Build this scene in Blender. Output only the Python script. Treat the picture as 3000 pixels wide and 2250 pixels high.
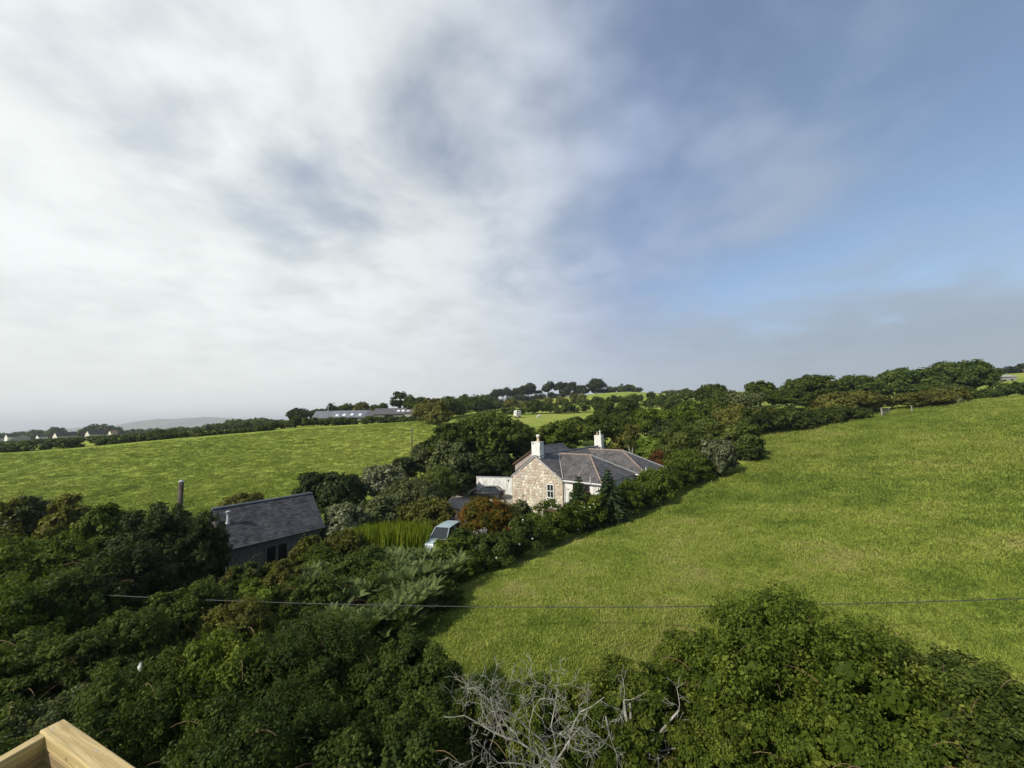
import bpy, bmesh, math, random
import numpy as np
from mathutils import Vector, Matrix

for _o in list(bpy.data.objects):
    bpy.data.objects.remove(_o)
scene = bpy.context.scene
COL = scene.collection
R = math.radians
random.seed(7)

# ------------------------------------------------------------------ camera
CAM_Z = 11.0
FPX = 1127.0                    # focal length in photo pixels (3000 wide)
PITCH, ROLL = R(5.17), R(1.15)
cam_d = bpy.data.cameras.new('camera')
cam_d.sensor_width = 36.0
cam_d.lens = 36.0 * FPX / 3000.0
cam_d.clip_start = 0.1
cam_d.clip_end = 80000.0
cam = bpy.data.objects.new('camera', cam_d)
COL.objects.link(cam)
CAM_M = Matrix.Rotation(math.pi / 2 + PITCH, 3, 'X') @ Matrix.Rotation(-ROLL, 3, 'Z')
cam.matrix_world = Matrix.Translation((0, 0, CAM_Z)) @ CAM_M.to_4x4()
scene.camera = cam

# ------------------------------------------------------------------ sky, sun, exposure
SUN_AZ, SUN_EL = R(-130), R(37)       # azimuth clockwise from +Y (the view direction)
sun_dir = Vector((math.sin(SUN_AZ) * math.cos(SUN_EL), math.cos(SUN_AZ) * math.cos(SUN_EL), math.sin(SUN_EL)))
world = bpy.data.worlds.new('World')
scene.world = world
world.use_nodes = True
wt = world.node_tree
wt.nodes.clear()


class NT:
    """small helper round a node tree"""
    def __init__(self, tree):
        self.t = tree
    def n(self, kind, **kw):
        nd = self.t.nodes.new(kind)
        for k, v in kw.items():
            setattr(nd, k, v)
        return nd
    def link(self, a, b):
        self.t.links.new(a, b)
    def setin(self, sock, v):
        if isinstance(v, bpy.types.NodeSocket):
            self.link(v, sock)
        elif v is not None:
            sock.default_value = v
    def math(self, op, a, b=None, c=None, clamp=False):
        nd = self.n('ShaderNodeMath', operation=op, use_clamp=clamp)
        for i, v in enumerate((a, b, c)):
            if v is not None:
                self.setin(nd.inputs[i], v)
        return nd.outputs[0]
    def vmath(self, op, a, b=None, out=0):
        nd = self.n('ShaderNodeVectorMath', operation=op)
        self.setin(nd.inputs[0], a)
        if b is not None:
            self.setin(nd.inputs[1], b)
        return nd.outputs[out]
    def smooth(self, v, lo, hi, a=0.0, b=1.0):
        nd = self.n('ShaderNodeMapRange', interpolation_type='SMOOTHSTEP')
        self.setin(nd.inputs[0], v)
        for i, x in enumerate((lo, hi, a, b)):
            nd.inputs[i + 1].default_value = x
        return nd.outputs[0]
    def noise(self, vec, scale, detail=4, rough=0.55, dist=0.0, out=0):
        nd = self.n('ShaderNodeTexNoise')
        if vec is not None:
            self.link(vec, nd.inputs['Vector'])
        nd.inputs['Scale'].default_value = scale
        nd.inputs['Detail'].default_value = detail
        nd.inputs['Roughness'].default_value = rough
        nd.inputs['Distortion'].default_value = dist
        return nd.outputs[out]
    def mix(self, f, a, b, mode='MIX'):
        nd = self.n('ShaderNodeMix', data_type='RGBA', blend_type=mode)
        self.setin(nd.inputs[0], f)
        for s, v in ((nd.inputs[6], a), (nd.inputs[7], b)):
            if isinstance(v, tuple):
                v = (v[0], v[1], v[2], 1.0)
            self.setin(s, v)
        return nd.outputs[2]
    def ramp(self, f, stops):
        nd = self.n('ShaderNodeValToRGB')
        el = nd.color_ramp.elements
        while len(el) < len(stops):
            el.new(0.5)
        for e, (p, c) in zip(el, stops):
            e.position = p
            e.color = (c[0], c[1], c[2], 1.0)
        self.setin(nd.inputs[0], f)
        return nd.outputs[0]


W = NT(wt)
tc = W.n('ShaderNodeTexCoord')
d = W.vmath('NORMALIZE', tc.outputs['Generated'])
sep = W.n('ShaderNodeSeparateXYZ')
W.link(d, sep.inputs[0])
zz = W.math('ADD', W.math('MAXIMUM', sep.outputs[2], 0.0), 0.19)
cmb = W.n('ShaderNodeCombineXYZ')
W.link(W.math('DIVIDE', sep.outputs[0], zz), cmb.inputs[0])
W.link(W.math('DIVIDE', sep.outputs[1], zz), cmb.inputs[1])
pc = W.vmath('ADD', cmb.outputs[0], (5.3, 2.2, 0.0))
big = W.noise(pc, 0.60, 2, 0.45, 0.2)
med = W.noise(pc, 1.9, 5, 0.50, 0.25)
fine = W.noise(pc, 5.0, 5, 0.52, 0.2)
side = W.vmath('DOT_PRODUCT', d, (-0.86, 0.20, 0.10), out=1)      # towards the sun
nz = W.math('ADD', W.math('MULTIPLY', big, 0.42), W.math('ADD', W.math('MULTIPLY', med, 0.46), W.math('MULTIPLY', fine, 0.12)))
low = W.smooth(sep.outputs[2], 0.02, 0.40, 0.34, 0.0)
cov = W.math('ADD', W.math('ADD', nz, W.math('MULTIPLY', side, 0.19)), W.math('SUBTRACT', low, 0.025))
cloud = W.smooth(cov, 0.37, 0.61, 0.24, 1.0)
glow = W.smooth(side, -0.50, 0.72)
ccol = W.ramp(glow, [(0.0, (0.32, 0.40, 0.51)), (0.34, (0.37, 0.45, 0.63)), (0.60, (0.64, 0.69, 0.75)), (0.85, (0.80, 0.83, 0.83)), (1.0, (0.90, 0.93, 0.91))])
shade = W.smooth(W.math('ADD', W.math('MULTIPLY', med, 0.6), W.math('MULTIPLY', fine, 0.4)), 0.34, 0.64, 0.87, 1.07)
ccol = W.mix(1.0, ccol, shade, 'MULTIPLY')
hzn = W.smooth(sep.outputs[2], 0.0, 0.32, 0.85, 0.0)
hcol = W.ramp(glow, [(0.0, (0.39, 0.44, 0.48)), (0.5, (0.60, 0.645, 0.67)), (1.0, (0.84, 0.86, 0.83))])
ccol = W.mix(hzn, ccol, hcol)
sky = W.n('ShaderNodeTexSky', sky_type='NISHITA')
sky.sun_disc = False
sky.sun_elevation = SUN_EL
sky.sun_rotation = SUN_AZ
sky.altitude = 50
sky.air_density = 1.0
sky.dust_density = 0.6
sky.ozone_density = 1.6
bg1 = W.n('ShaderNodeBackground')
W.link(sky.outputs[0], bg1.inputs[0])
bg1.inputs[1].default_value = 0.14
bg2 = W.n('ShaderNodeBackground')
W.link(ccol, bg2.inputs[0])
bg2.inputs[1].default_value = 0.95
mixs = W.n('ShaderNodeMixShader')
W.link(W.math('MULTIPLY', cloud, 0.94), mixs.inputs[0])
W.link(bg1.outputs[0], mixs.inputs[1])
W.link(bg2.outputs[0], mixs.inputs[2])
wo = W.n('ShaderNodeOutputWorld')
W.link(mixs.outputs[0], wo.inputs[0])

sl = bpy.data.lights.new('sun', 'SUN')
sl.energy = 4.9
sl.angle = R(2.5)
sl.color = (1.0, 0.93, 0.82)
so = bpy.data.objects.new('sun', sl)
COL.objects.link(so)
so.rotation_euler = (-sun_dir).to_track_quat('-Z', 'Y').to_euler()
so.location = (0, 0, 60)

vs = scene.view_settings
vs.view_transform = 'Standard'
vs.look = 'None'
vs.exposure = 0.12
vs.gamma = 1.0
vs.use_curve_mapping = False
cy = scene.cycles
cy.use_denoising = True
cy.max_bounces = 6
cy.diffuse_bounces = 2
cy.glossy_bounces = 2
cy.transmission_bounces = 3
cy.transparent_max_bounces = 6
cy.volume_bounces = 0
cy.sample_clamp_indirect = 4.0


# ------------------------------------------------------------------ photo pixels -> directions
def ray(u, v):
    c = Vector(((u - 1500) / FPX, -(v - 1125) / FPX, -1.0))
    return CAM_M @ c

def P(u, v, Y):
    """the point on pixel (u,v)'s ray at forward distance Y"""
    r = ray(u, v)
    return Vector((r.x / r.y * Y, Y, CAM_Z + r.z / r.y * Y))

def Pz(u, v, z):
    r = ray(u, v)
    t = (z - CAM_Z) / r.z
    return Vector((r.x * t, r.y * t, z))


# ------------------------------------------------------------------ terrain height
_cp = []
def cp(u, v, Y):
    p = P(u, v, Y)
    _cp.append((p.x, p.y, p.z))
def cx(x, y, z):
    _cp.append((x, y, z))

# near ground below the camera and the garden
for a in ((-14, 6, .6), (-8, 8, .2), (0, 8, .2), (9, 8, .9), (18, 9, 2.6), (-6, 14, .2), (-20, 14, .5), (-30, 20, .6), (-12, 24, 0), (-22, 30, .2),
          (-8, 34, .1), (2.5, 44, 0), (-4, 52, .8), (8, 50, .4), (14, 54, .9), (2, 60, 1.2), (-16, 46, .6)):
    cx(*a)
# right-hand field, foot of its hedges, slope up to the right
for a in ((1184, 1787, 21.6), (1523, 1662, 26.5), (1760, 1560, 34.5), (2006, 1458, 45.8), (2209, 1356, 59), (2203, 1284, 75), (2345, 1268, 78),
          (2583, 1223, 80), (2826, 1180, 82), (3000, 1165, 82), (2500, 1450, 36), (3000, 1600, 21), (3000, 1350, 42), (1700, 1800, 18)):
    cp(*a)
# left-hand field
for a in ((0, 1330, 85), (250, 1313, 90), (500, 1290, 95), (900, 1255, 105), (1200, 1236, 112), (1285, 1250, 100), (500, 1480, 48), (860, 1420, 58), (0, 1480, 52),
          (250, 1400, 66), (800, 1340, 75), (1100, 1300, 84)):
    cp(*a)
# beyond
for a in ((0, 1310, 170), (500, 1272, 170), (170, 1290, 330), (560, 1264, 300), (1100, 1240, 128), (1190, 1238, 130), (900, 1246, 200), (1420, 1222, 150), (1600, 1224, 150), (1560, 1252, 112),
          (1750, 1222, 150), (1480, 1196, 230), (1650, 1185, 300), (1600, 1166, 400), (1830, 1148, 340), (2000, 1155, 320), (1760, 1165, 290),
          (2100, 1190, 130), (2300, 1200, 100), (2700, 1180, 105), (2950, 1116, 165), (2950, 1094, 215), (2500, 1140, 200), (2100, 1150, 300)):
    cp(*a)
for az in (-75, -55, -45, -35):
    for rr, z in ((700, -6), (1500, -28), (3000, -62), (6000, -90)):
        cx(math.sin(R(az)) * rr, math.cos(R(az)) * rr, z)
for az in (-20, 0, 20, 40, 60, 75):
    for rr, z in ((900, 22 if az > -10 else 0), (2500, -20), (6000, -90)):
        cx(math.sin(R(az)) * rr, math.cos(R(az)) * rr, z)

_C = np.array(_cp)
KA, KL = 1.5, 1.0
def _polar(x, y):
    r = np.maximum(np.hypot(x, y), 7.0)
    a = np.arctan2(x, y)
    return a, r
def _feat(a, r):
    return np.stack([np.clip(a, -1.45, 1.45) * KA, np.log(r) * KL], -1)
def _k(d2):
    return 0.5 * d2 * np.log(np.maximum(d2, 1e-12))
_a, _r = _polar(_C[:, 0], _C[:, 1])
_F = _feat(_a, _r)
_n = len(_F)
_K = _k(((_F[:, None] - _F[None]) ** 2).sum(-1)) + np.eye(_n) * 0.0006
_Pm = np.hstack([np.ones((_n, 1)), _F])
_A = np.block([[_K, _Pm], [_Pm.T, np.zeros((3, 3))]])
_w = np.linalg.solve(_A, np.concatenate([_C[:, 2], np.zeros(3)]))

def height(x, y):
    x = np.asarray(x, float); y = np.asarray(y, float)
    a, r = _polar(x, y)
    f = _feat(a, r).reshape(-1, 2)
    out = np.empty(len(f))
    for i in range(0, len(f), 20000):
        g = f[i:i + 20000]
        d2 = ((g[:, None] - _F[None]) ** 2).sum(-1)
        out[i:i + 20000] = _k(d2) @ _w[:_n] + _w[_n] + g @ _w[_n + 1:]
    out = out.reshape(x.shape)
    t = np.clip((np.abs(a) - 1.45) / 1.1, 0, 1)
    t = t * t * (3 - 2 * t)
    back = np.where(r < 400, 1.0, 1.0 - (r - 400) * 0.016)
    return out * (1 - t) + back * t

def gz(x, y):
    return float(height(np.array([x]), np.array([y]))[0])

# ------------------------------------------------------------------ materials
_mats = {}
def new_mat(name):
    m = bpy.data.materials.new(name)
    m.use_nodes = True
    m.node_tree.nodes.clear()
    return m, NT(m.node_tree)

def finish(t, shader):
    o = t.n('ShaderNodeOutputMaterial')
    t.link(shader, o.inputs[0])

def bsdf(t, col, rough=0.7, spec=0.3, metal=0.0, bump=None, bstr=0.3, bdist=0.02):
    b = t.n('ShaderNodeBsdfPrincipled')
    if isinstance(col, tuple):
        b.inputs['Base Color'].default_value = (col[0], col[1], col[2], 1)
    else:
        t.link(col, b.inputs['Base Color'])
    t.setin(b.inputs['Roughness'], rough)
    b.inputs['Specular IOR Level'].default_value = spec
    b.inputs['Metallic'].default_value = metal
    if bump is not None:
        bp = t.n('ShaderNodeBump')
        bp.inputs['Strength'].default_value = bstr
        bp.inputs['Distance'].default_value = bdist
        t.link(bump, bp.inputs['Height'])
        t.link(bp.outputs[0], b.inputs['Normal'])
    return b.outputs[0]

def mottled(name, a, b, scale=3.0, rough=0.8, spec=0.25, bstr=0.3, coords='Object', detail=5, stretch=None, island=0.0, metal=0.0):
    """two-tone procedural surface with grain and fine relief"""
    if name in _mats:
        return _mats[name]
    m, t = new_mat(name)
    tcn = t.n('ShaderNodeTexCoord')
    vec = tcn.outputs[coords]
    if stretch:
        vec = t.vmath('MULTIPLY', vec, stretch)
    n = t.noise(vec, scale, detail, 0.6, 0.2)
    f = t.smooth(n, 0.3, 0.7)
    if island:
        g = t.n('ShaderNodeNewGeometry')
        f = t.math('ADD', t.math('MULTIPLY', f, 1 - island), t.math('MULTIPLY', g.outputs['Random Per Island'], island))
    oi = t.n('ShaderNodeObjectInfo')
    f = t.math('ADD', f, t.math('MULTIPLY', t.math('SUBTRACT', oi.outputs['Random'], 0.5), 0.25), clamp=True)
    finish(t, bsdf(t, t.mix(f, a, b), rough, spec, metal, n if bstr else None, bstr))
    _mats[name] = m
    return m

def plain(name, c, rough=0.5, spec=0.4, metal=0.0):
    if name in _mats:
        return _mats[name]
    m, t = new_mat(name)
    tcn = t.n('ShaderNodeTexCoord')
    n = t.noise(tcn.outputs['Object'], 6, 4, 0.6)
    k = t.smooth(n, 0.3, 0.7, 0.88, 1.06)
    finish(t, bsdf(t, t.mix(1.0, c, k, 'MULTIPLY'), rough, spec, metal))
    _mats[name] = m
    return m

def glass_mat(name='window_glass', tint=(0.015, 0.02, 0.022)):
    if name in _mats:
        return _mats[name]
    m, t = new_mat(name)
    b = t.n('ShaderNodeBsdfPrincipled')
    b.inputs['Base Color'].default_value = (*tint, 1)
    b.inputs['Roughness'].default_value = 0.06
    b.inputs['Specular IOR Level'].default_value = 0.6
    finish(t, b.outputs[0])
    _mats[name] = m
    return m

def leaf_mat(name, dark, mid, light, extra=None, extra_at=0.9, trans=0.30, rough=0.6, spec=0.10, hue_scale=0.35):
    if name in _mats:
        return _mats[name]
    m, t = new_mat(name)
    at = t.n('ShaderNodeAttribute', attribute_name='tone')
    geo = t.n('ShaderNodeNewGeometry')
    big = t.noise(geo.outputs['Position'], hue_scale, 3, 0.5)
    oi = t.n('ShaderNodeObjectInfo')
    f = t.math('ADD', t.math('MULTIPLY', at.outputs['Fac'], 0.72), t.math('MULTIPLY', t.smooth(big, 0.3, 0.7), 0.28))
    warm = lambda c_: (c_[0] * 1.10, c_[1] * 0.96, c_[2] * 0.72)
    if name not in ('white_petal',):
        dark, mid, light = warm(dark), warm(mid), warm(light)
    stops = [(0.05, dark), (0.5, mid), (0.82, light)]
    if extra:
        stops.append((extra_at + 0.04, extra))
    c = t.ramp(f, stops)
    k = t.math('ADD', t.math('MULTIPLY', oi.outputs['Random'], 0.3), 0.85)
    c = t.mix(1.0, c, k, 'MULTIPLY')
    b = t.n('ShaderNodeBsdfPrincipled')
    t.link(c, b.inputs['Base Color'])
    b.inputs['Roughness'].default_value = rough
    b.inputs['Specular IOR Level'].default_value = spec
    tr = t.n('ShaderNodeBsdfTranslucent')
    t.link(t.mix(1.0, c, (1.15, 1.25, 0.55), 'MULTIPLY'), tr.inputs[0])
    mx = t.n('ShaderNodeMixShader')
    mx.inputs[0].default_value = trans
    t.link(b.outputs[0], mx.inputs[1])
    t.link(tr.outputs[0], mx.inputs[2])
    finish(t, mx.outputs[0])
    _mats[name] = m
    return m

def grass_colour(t):
    g = t.n('ShaderNodeNewGeometry')
    pos = g.outputs['Position']
    n0 = t.noise(pos, 0.035, 3, 0.55, 0.4)
    n1 = t.noise(pos, 0.22, 4, 0.6, 0.3)
    n2 = t.noise(pos, 1.6, 5, 0.65)
    sp = t.n('ShaderNodeSeparateXYZ')
    t.link(pos, sp.inputs[0])
    left = t.smooth(sp.outputs[0], -4.0, -26.0)
    far = t.smooth(t.vmath('LENGTH', pos, out=1), 30.0, 80.0)
    f = t.math('ADD', t.math('MULTIPLY', n0, 0.35), t.math('ADD', t.math('MULTIPLY', n1, 0.37), t.math('MULTIPLY', n2, 0.28)))
    f = t.smooth(f, 0.37, 0.63)
    right_c = t.ramp(f, [(0.0, (0.105, 0.160, 0.026)), (0.36, (0.200, 0.252, 0.042)), (0.68, (0.252, 0.292, 0.058)), (1.0, (0.315, 0.305, 0.100))])
    left_c = t.ramp(f, [(0.0, (0.105, 0.155, 0.024)), (0.45, (0.212, 0.270, 0.040)), (1.0, (0.278, 0.320, 0.060))])
    near = t.mix(left, right_c, left_c)
    far_c = t.ramp(f, [(0.0, (0.145, 0.188, 0.032)), (0.5, (0.226, 0.272, 0.050)), (1.0, (0.26, 0.282, 0.066))])
    return t.mix(t.math('MULTIPLY', far, 0.6), near, far_c), n2, pos

M = {}
def build_ground_mats():
    m, t = new_mat('pasture')
    c, n2, pos = grass_colour(t)
    rough = t.noise(t.vmath('MULTIPLY', pos, (1.0, 1.6, 1.0)), 1.15, 6, 0.62, 0.5)
    finish(t, bsdf(t, c, 0.9, 0.03, 0, rough, 1.0, 0.42))
    M['pasture'] = m
    m, t = new_mat('grass_blade')
    c, n2, pos = grass_colour(t)
    oi = t.n('ShaderNodeObjectInfo')
    k = t.math('ADD', t.math('MULTIPLY', oi.outputs['Random'], 0.45), 0.86)
    c = t.mix(1.0, c, k, 'MULTIPLY')
    b = t.n('ShaderNodeBsdfPrincipled')
    t.link(c, b.inputs['Base Color'])
    b.inputs['Roughness'].default_value = 0.7
    b.inputs['Specular IOR Level'].default_value = 0.06
    tr = t.n('ShaderNodeBsdfTranslucent')
    t.link(c, tr.inputs[0])
    mx = t.n('ShaderNodeMixShader')
    mx.inputs[0].default_value = 0.35
    t.link(b.outputs[0], mx.inputs[1]); t.link(tr.outputs[0], mx.inputs[2])
    finish(t, mx.outputs[0])
    M['blade'] = m
    # sea
    m, t = new_mat('sea_water')
    g = t.n('ShaderNodeNewGeometry')
    n = t.noise(g.outputs['Position'], 0.002, 4, 0.5)
    finish(t, bsdf(t, t.mix(n, (0.05, 0.11, 0.13), (0.09, 0.15, 0.17)), 0.35, 0.5, 0, n, 0.2, 5))
    M['sea'] = m
    # wooded moor of the far hill
    m, t = new_mat('far_moor')
    g = t.n('ShaderNodeNewGeometry')
    n = t.noise(g.outputs['Position'], 0.004, 5, 0.6)
    finish(t, bsdf(t, t.mix(t.smooth(n, .35, .65), (0.05, 0.07, 0.035), (0.12, 0.14, 0.06)), 0.9, 0.1))
    M['moor'] = m
    M['gravel'] = mottled('driveway_gravel', (0.22, 0.20, 0.17), (0.36, 0.33, 0.28), 9, 0.9, 0.2, 0.6, 'Object', 8)
build_ground_mats()

LEAF = dict(
    bramble=leaf_mat('bramble_leaf', (0.018, 0.036, 0.010), (0.046, 0.078, 0.018), (0.100, 0.138, 0.034), (0.17, 0.16, 0.07), 0.93),
    thorn=leaf_mat('hawthorn_leaf', (0.026, 0.052, 0.010), (0.066, 0.108, 0.017), (0.130, 0.175, 0.032), (0.20, 0.17, 0.06), 0.94, 0.32),
    dark=leaf_mat('dark_evergreen_leaf', (0.010, 0.020, 0.008), (0.024, 0.042, 0.014), (0.050, 0.072, 0.024), None, 0.9, 0.15, 0.5, 0.10),
    sycamore=leaf_mat('sycamore_leaf', (0.020, 0.045, 0.014), (0.044, 0.080, 0.020), (0.082, 0.118, 0.034), None, 0.9, 0.22),
    oak=leaf_mat('oak_leaf', (0.022, 0.044, 0.010), (0.048, 0.080, 0.016), (0.088, 0.122, 0.026), None, 0.9, 0.25),
    bright=leaf_mat('bright_leaf', (0.05, 0.10, 0.014), (0.095, 0.16, 0.022), (0.16, 0.23, 0.05), None, 0.9, 0.35),
    lime=leaf_mat('lime_leaf', (0.06, 0.12, 0.015), (0.13, 0.22, 0.03), (0.22, 0.33, 0.09), None, 0.9, 0.35),
    feather=leaf_mat('tamarisk_leaf', (0.040, 0.070, 0.018), (0.080, 0.118, 0.030), (0.125, 0.165, 0.052), None, 0.9, 0.3),
    silver=leaf_mat('silver_leaf', (0.045, 0.065, 0.040), (0.10, 0.13, 0.085), (0.20, 0.23, 0.17), (0.36, 0.38, 0.32), 0.9, 0.15),
    grey=leaf_mat('grey_green_leaf', (0.035, 0.055, 0.026), (0.072, 0.10, 0.046), (0.125, 0.155, 0.085), None, 0.9, 0.2),
    olive=leaf_mat('olive_leaf', (0.045, 0.062, 0.016), (0.088, 0.105, 0.026), (0.145, 0.155, 0.045), None, 0.9, 0.25),
    russet=leaf_mat('russet_leaf', (0.045, 0.068, 0.012), (0.095, 0.098, 0.016), (0.20, 0.105, 0.022), (0.34, 0.12, 0.02), 0.86, 0.3),
    maroon=leaf_mat('maroon_leaf', (0.030, 0.020, 0.010), (0.070, 0.038, 0.016), (0.115, 0.060, 0.024), None, 0.9, 0.25),
    pine=leaf_mat('pine_needle', (0.012, 0.022, 0.012), (0.024, 0.040, 0.018), (0.048, 0.066, 0.028), None, 0.9, 0.1),
    spruce=leaf_mat('spruce_needle', (0.014, 0.036, 0.020), (0.032, 0.070, 0.034), (0.068, 0.118, 0.056), None, 0.9, 0.12),
    bracken=leaf_mat('bracken_frond', (0.050, 0.085, 0.034), (0.090, 0.138, 0.055), (0.155, 0.205, 0.10), None, 0.9, 0.3),
    sword=leaf_mat('sword_leaf', (0.055, 0.095, 0.010), (0.105, 0.160, 0.016), (0.20, 0.245, 0.035), None, 0.9, 0.4),
    flower=leaf_mat('white_petal', (0.6, 0.6, 0.56), (0.75, 0.75, 0.70), (0.8, 0.8, 0.76), None, 0.9, 0.3),
)
BARK = mottled('tree_bark', (0.06, 0.05, 0.04), (0.14, 0.12, 0.095), 6, 0.9, 0.15, 0.7, 'Object', 6, (1, 1, 0.3))
BARK_PALE = mottled('pale_dead_bark', (0.15, 0.142, 0.12), (0.36, 0.345, 0.30), 7, 0.85, 0.2, 0.6, 'Object', 6, (1, 1, 0.4))

# ------------------------------------------------------------------ object helpers
def link(o, parent=None):
    COL.objects.link(o)
    if parent is not None:
        o.parent = parent
    return o

def tag(o, label, cat, group=None, kind=None):
    o['label'] = label
    if cat:
        o['category'] = cat
    if group:
        o['group'] = group
    if kind:
        o['kind'] = kind
    return o

def empty(name, loc, rz=0.0):
    o = bpy.data.objects.new(name, None)
    o.empty_display_size = 0.3
    o.location = loc
    o.rotation_euler = (0, 0, rz)
    return link(o)

def mesh_np(name, V, quads, mat, tone=None, smooth=False):
    """mesh from numpy: V (n,3), quads (m,4) or tris (m,3)"""
    me = bpy.data.meshes.new(name)
    V = np.asarray(V, np.float32)
    Q = np.asarray(quads, np.int32)
    k = Q.shape[1]
    me.vertices.add(len(V))
    me.vertices.foreach_set('co', V.ravel())
    me.loops.add(Q.size)
    me.loops.foreach_set('vertex_index', Q.ravel())
    me.polygons.add(len(Q))
    me.polygons.foreach_set('loop_start', np.arange(0, Q.size, k, dtype=np.int32))
    me.polygons.foreach_set('loop_total', np.full(len(Q), k, np.int32))
    if smooth:
        me.polygons.foreach_set('use_smooth', np.ones(len(Q), bool))
    if tone is not None:
        a = me.attributes.new('tone', 'FLOAT', 'POINT')
        a.data.foreach_set('value', np.asarray(tone, np.float32))
    me.update(calc_edges=True)
    if mat:
        me.materials.append(mat)
    return me

class MB:
    """collects faces and links them as one mesh object"""
    def __init__(self):
        self.v = []; self.f = []
    def poly(self, pts):
        i = len(self.v)
        self.v += [tuple(p) for p in pts]
        self.f.append(tuple(range(i, i + len(pts))))
        return self
    def box(self, c, s, rz=0.0, taper=1.0):
        hx, hy, hz = s[0] / 2, s[1] / 2, s[2] / 2
        co, si = math.cos(rz), math.sin(rz)
        i = len(self.v)
        for z, k in ((-hz, 1.0), (hz, taper)):
            for x, y in ((-hx, -hy), (hx, -hy), (hx, hy), (-hx, hy)):
                x, y = x * k, y * k
                self.v.append((c[0] + x * co - y * si, c[1] + x * si + y * co, c[2] + z))
        for q in ((3, 2, 1, 0), (4, 5, 6, 7), (0, 1, 5, 4), (1, 2, 6, 5), (2, 3, 7, 6), (3, 0, 4, 7)):
            self.f.append(tuple(i + k for k in q))
        return self
    def prism(self, prof, ax0, ax1):
        """profile (list of 3d points) moved by the vectors ax0 and ax1, closed"""
        i = len(self.v); n = len(prof)
        for a in (ax0, ax1):
            self.v += [(p[0] + a[0], p[1] + a[1], p[2] + a[2]) for p in prof]
        self.f.append(tuple(i + k for k in range(n))[::-1])
        self.f.append(tuple(i + n + k for k in range(n)))
        for k in range(n):
            l = (k + 1) % n
            self.f.append((i + k, i + l, i + n + l, i + n + k))
        return self
    def tube(self, pts, rad, sides=7, cap=True):
        pts = [Vector(p) for p in pts]
        if not hasattr(rad, '__len__'):
            rad = [rad] * len(pts)
        i = len(self.v)
        ref = Vector((0.31, 0.17, 0.93)).normalized()
        for k, p in enumerate(pts):
            t = (pts[min(k + 1, len(pts) - 1)] - pts[max(k - 1, 0)])
            if t.length < 1e-9:
                t = Vector((0, 0, 1))
            t.normalize()
            if abs(t.dot(ref)) > 0.95:
                r2 = Vector((1, 0, 0))
            else:
                r2 = ref
            a = t.cross(r2).normalized(); b = t.cross(a)
            for s in range(sides):
                an = 2 * math.pi * s / sides
                self.v.append(tuple(p + (a * math.cos(an) + b * math.sin(an)) * rad[k]))
        for k in range(len(pts) - 1):
            for s in range(sides):
                s2 = (s + 1) % sides
                self.f.append((i + k * sides + s, i + k * sides + s2, i + (k + 1) * sides + s2, i + (k + 1) * sides + s))
        if cap:
            self.f.append(tuple(i + s for s in range(sides))[::-1])
            self.f.append(tuple(i + (len(pts) - 1) * sides + s for s in range(sides)))
        return self
    def lathe(self, c, prof, sides=14, axis='Z'):
        i = len(self.v); n = len(prof)
        for r, z in prof:
            for s in range(sides):
                an = 2 * math.pi * s / sides
                x, y = r * math.cos(an), r * math.sin(an)
                if axis == 'Z':
                    self.v.append((c[0] + x, c[1] + y, c[2] + z))
                else:       # wheel: axis along local y
                    self.v.append((c[0] + x, c[1] + z, c[2] + y))
        for k in range(n - 1):
            for s in range(sides):
                s2 = (s + 1) % sides
                self.f.append((i + k * sides + s, i + k * sides + s2, i + (k + 1) * sides + s2, i + (k + 1) * sides + s))
        self.f.append(tuple(i + s for s in range(sides))[::-1])
        self.f.append(tuple(i + (n - 1) * sides + s for s in range(sides)))
        return self
    def build(self, name, mat, parent=None, smooth=False, bevel=0.0, fix=True):
        me = bpy.data.meshes.new(name)
        me.from_pydata(self.v, [], self.f)
        if fix:
            bm = bmesh.new(); bm.from_mesh(me)
            bmesh.ops.recalc_face_normals(bm, faces=bm.faces)
            bm.to_mesh(me); bm.free()
        if smooth:
            me.polygons.foreach_set('use_smooth', np.ones(len(me.polygons), bool))
        me.materials.append(mat)
        o = bpy.data.objects.new(name, me)
        link(o, parent)
        if bevel:
            md = o.modifiers.new('bevel', 'BEVEL')
            md.width = bevel; md.segments = 2
        return o

def copy_tree(o, parent=None):
    c = o.copy()
    link(c)
    c.parent = parent
    for ch in list(o.children):
        copy_tree(ch, c)
    return c

# ------------------------------------------------------------------ foliage
def unit(a):
    return a / np.maximum(np.linalg.norm(a, axis=-1, keepdims=True), 1e-9)

def leaf_quads(C, N, L, rng, aspect=0.6, fold=0.16, T=None):
    n = len(C)
    if T is None:
        T = rng.normal(size=(n, 3))
    T = T - N * (T * N).sum(-1, keepdims=True)
    T = unit(T)
    B = np.cross(N, T)
    L = L[:, None]
    Wd = L * aspect * 0.5
    V = np.empty((n, 4, 3))
    V[:, 0] = C - T * L * 0.5
    V[:, 1] = C + B * Wd + N * L * fold
    V[:, 2] = C + T * L * 0.5
    V[:, 3] = C - B * Wd + N * L * fold
    return V.reshape(-1, 3), np.arange(n * 4).reshape(n, 4)

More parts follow.
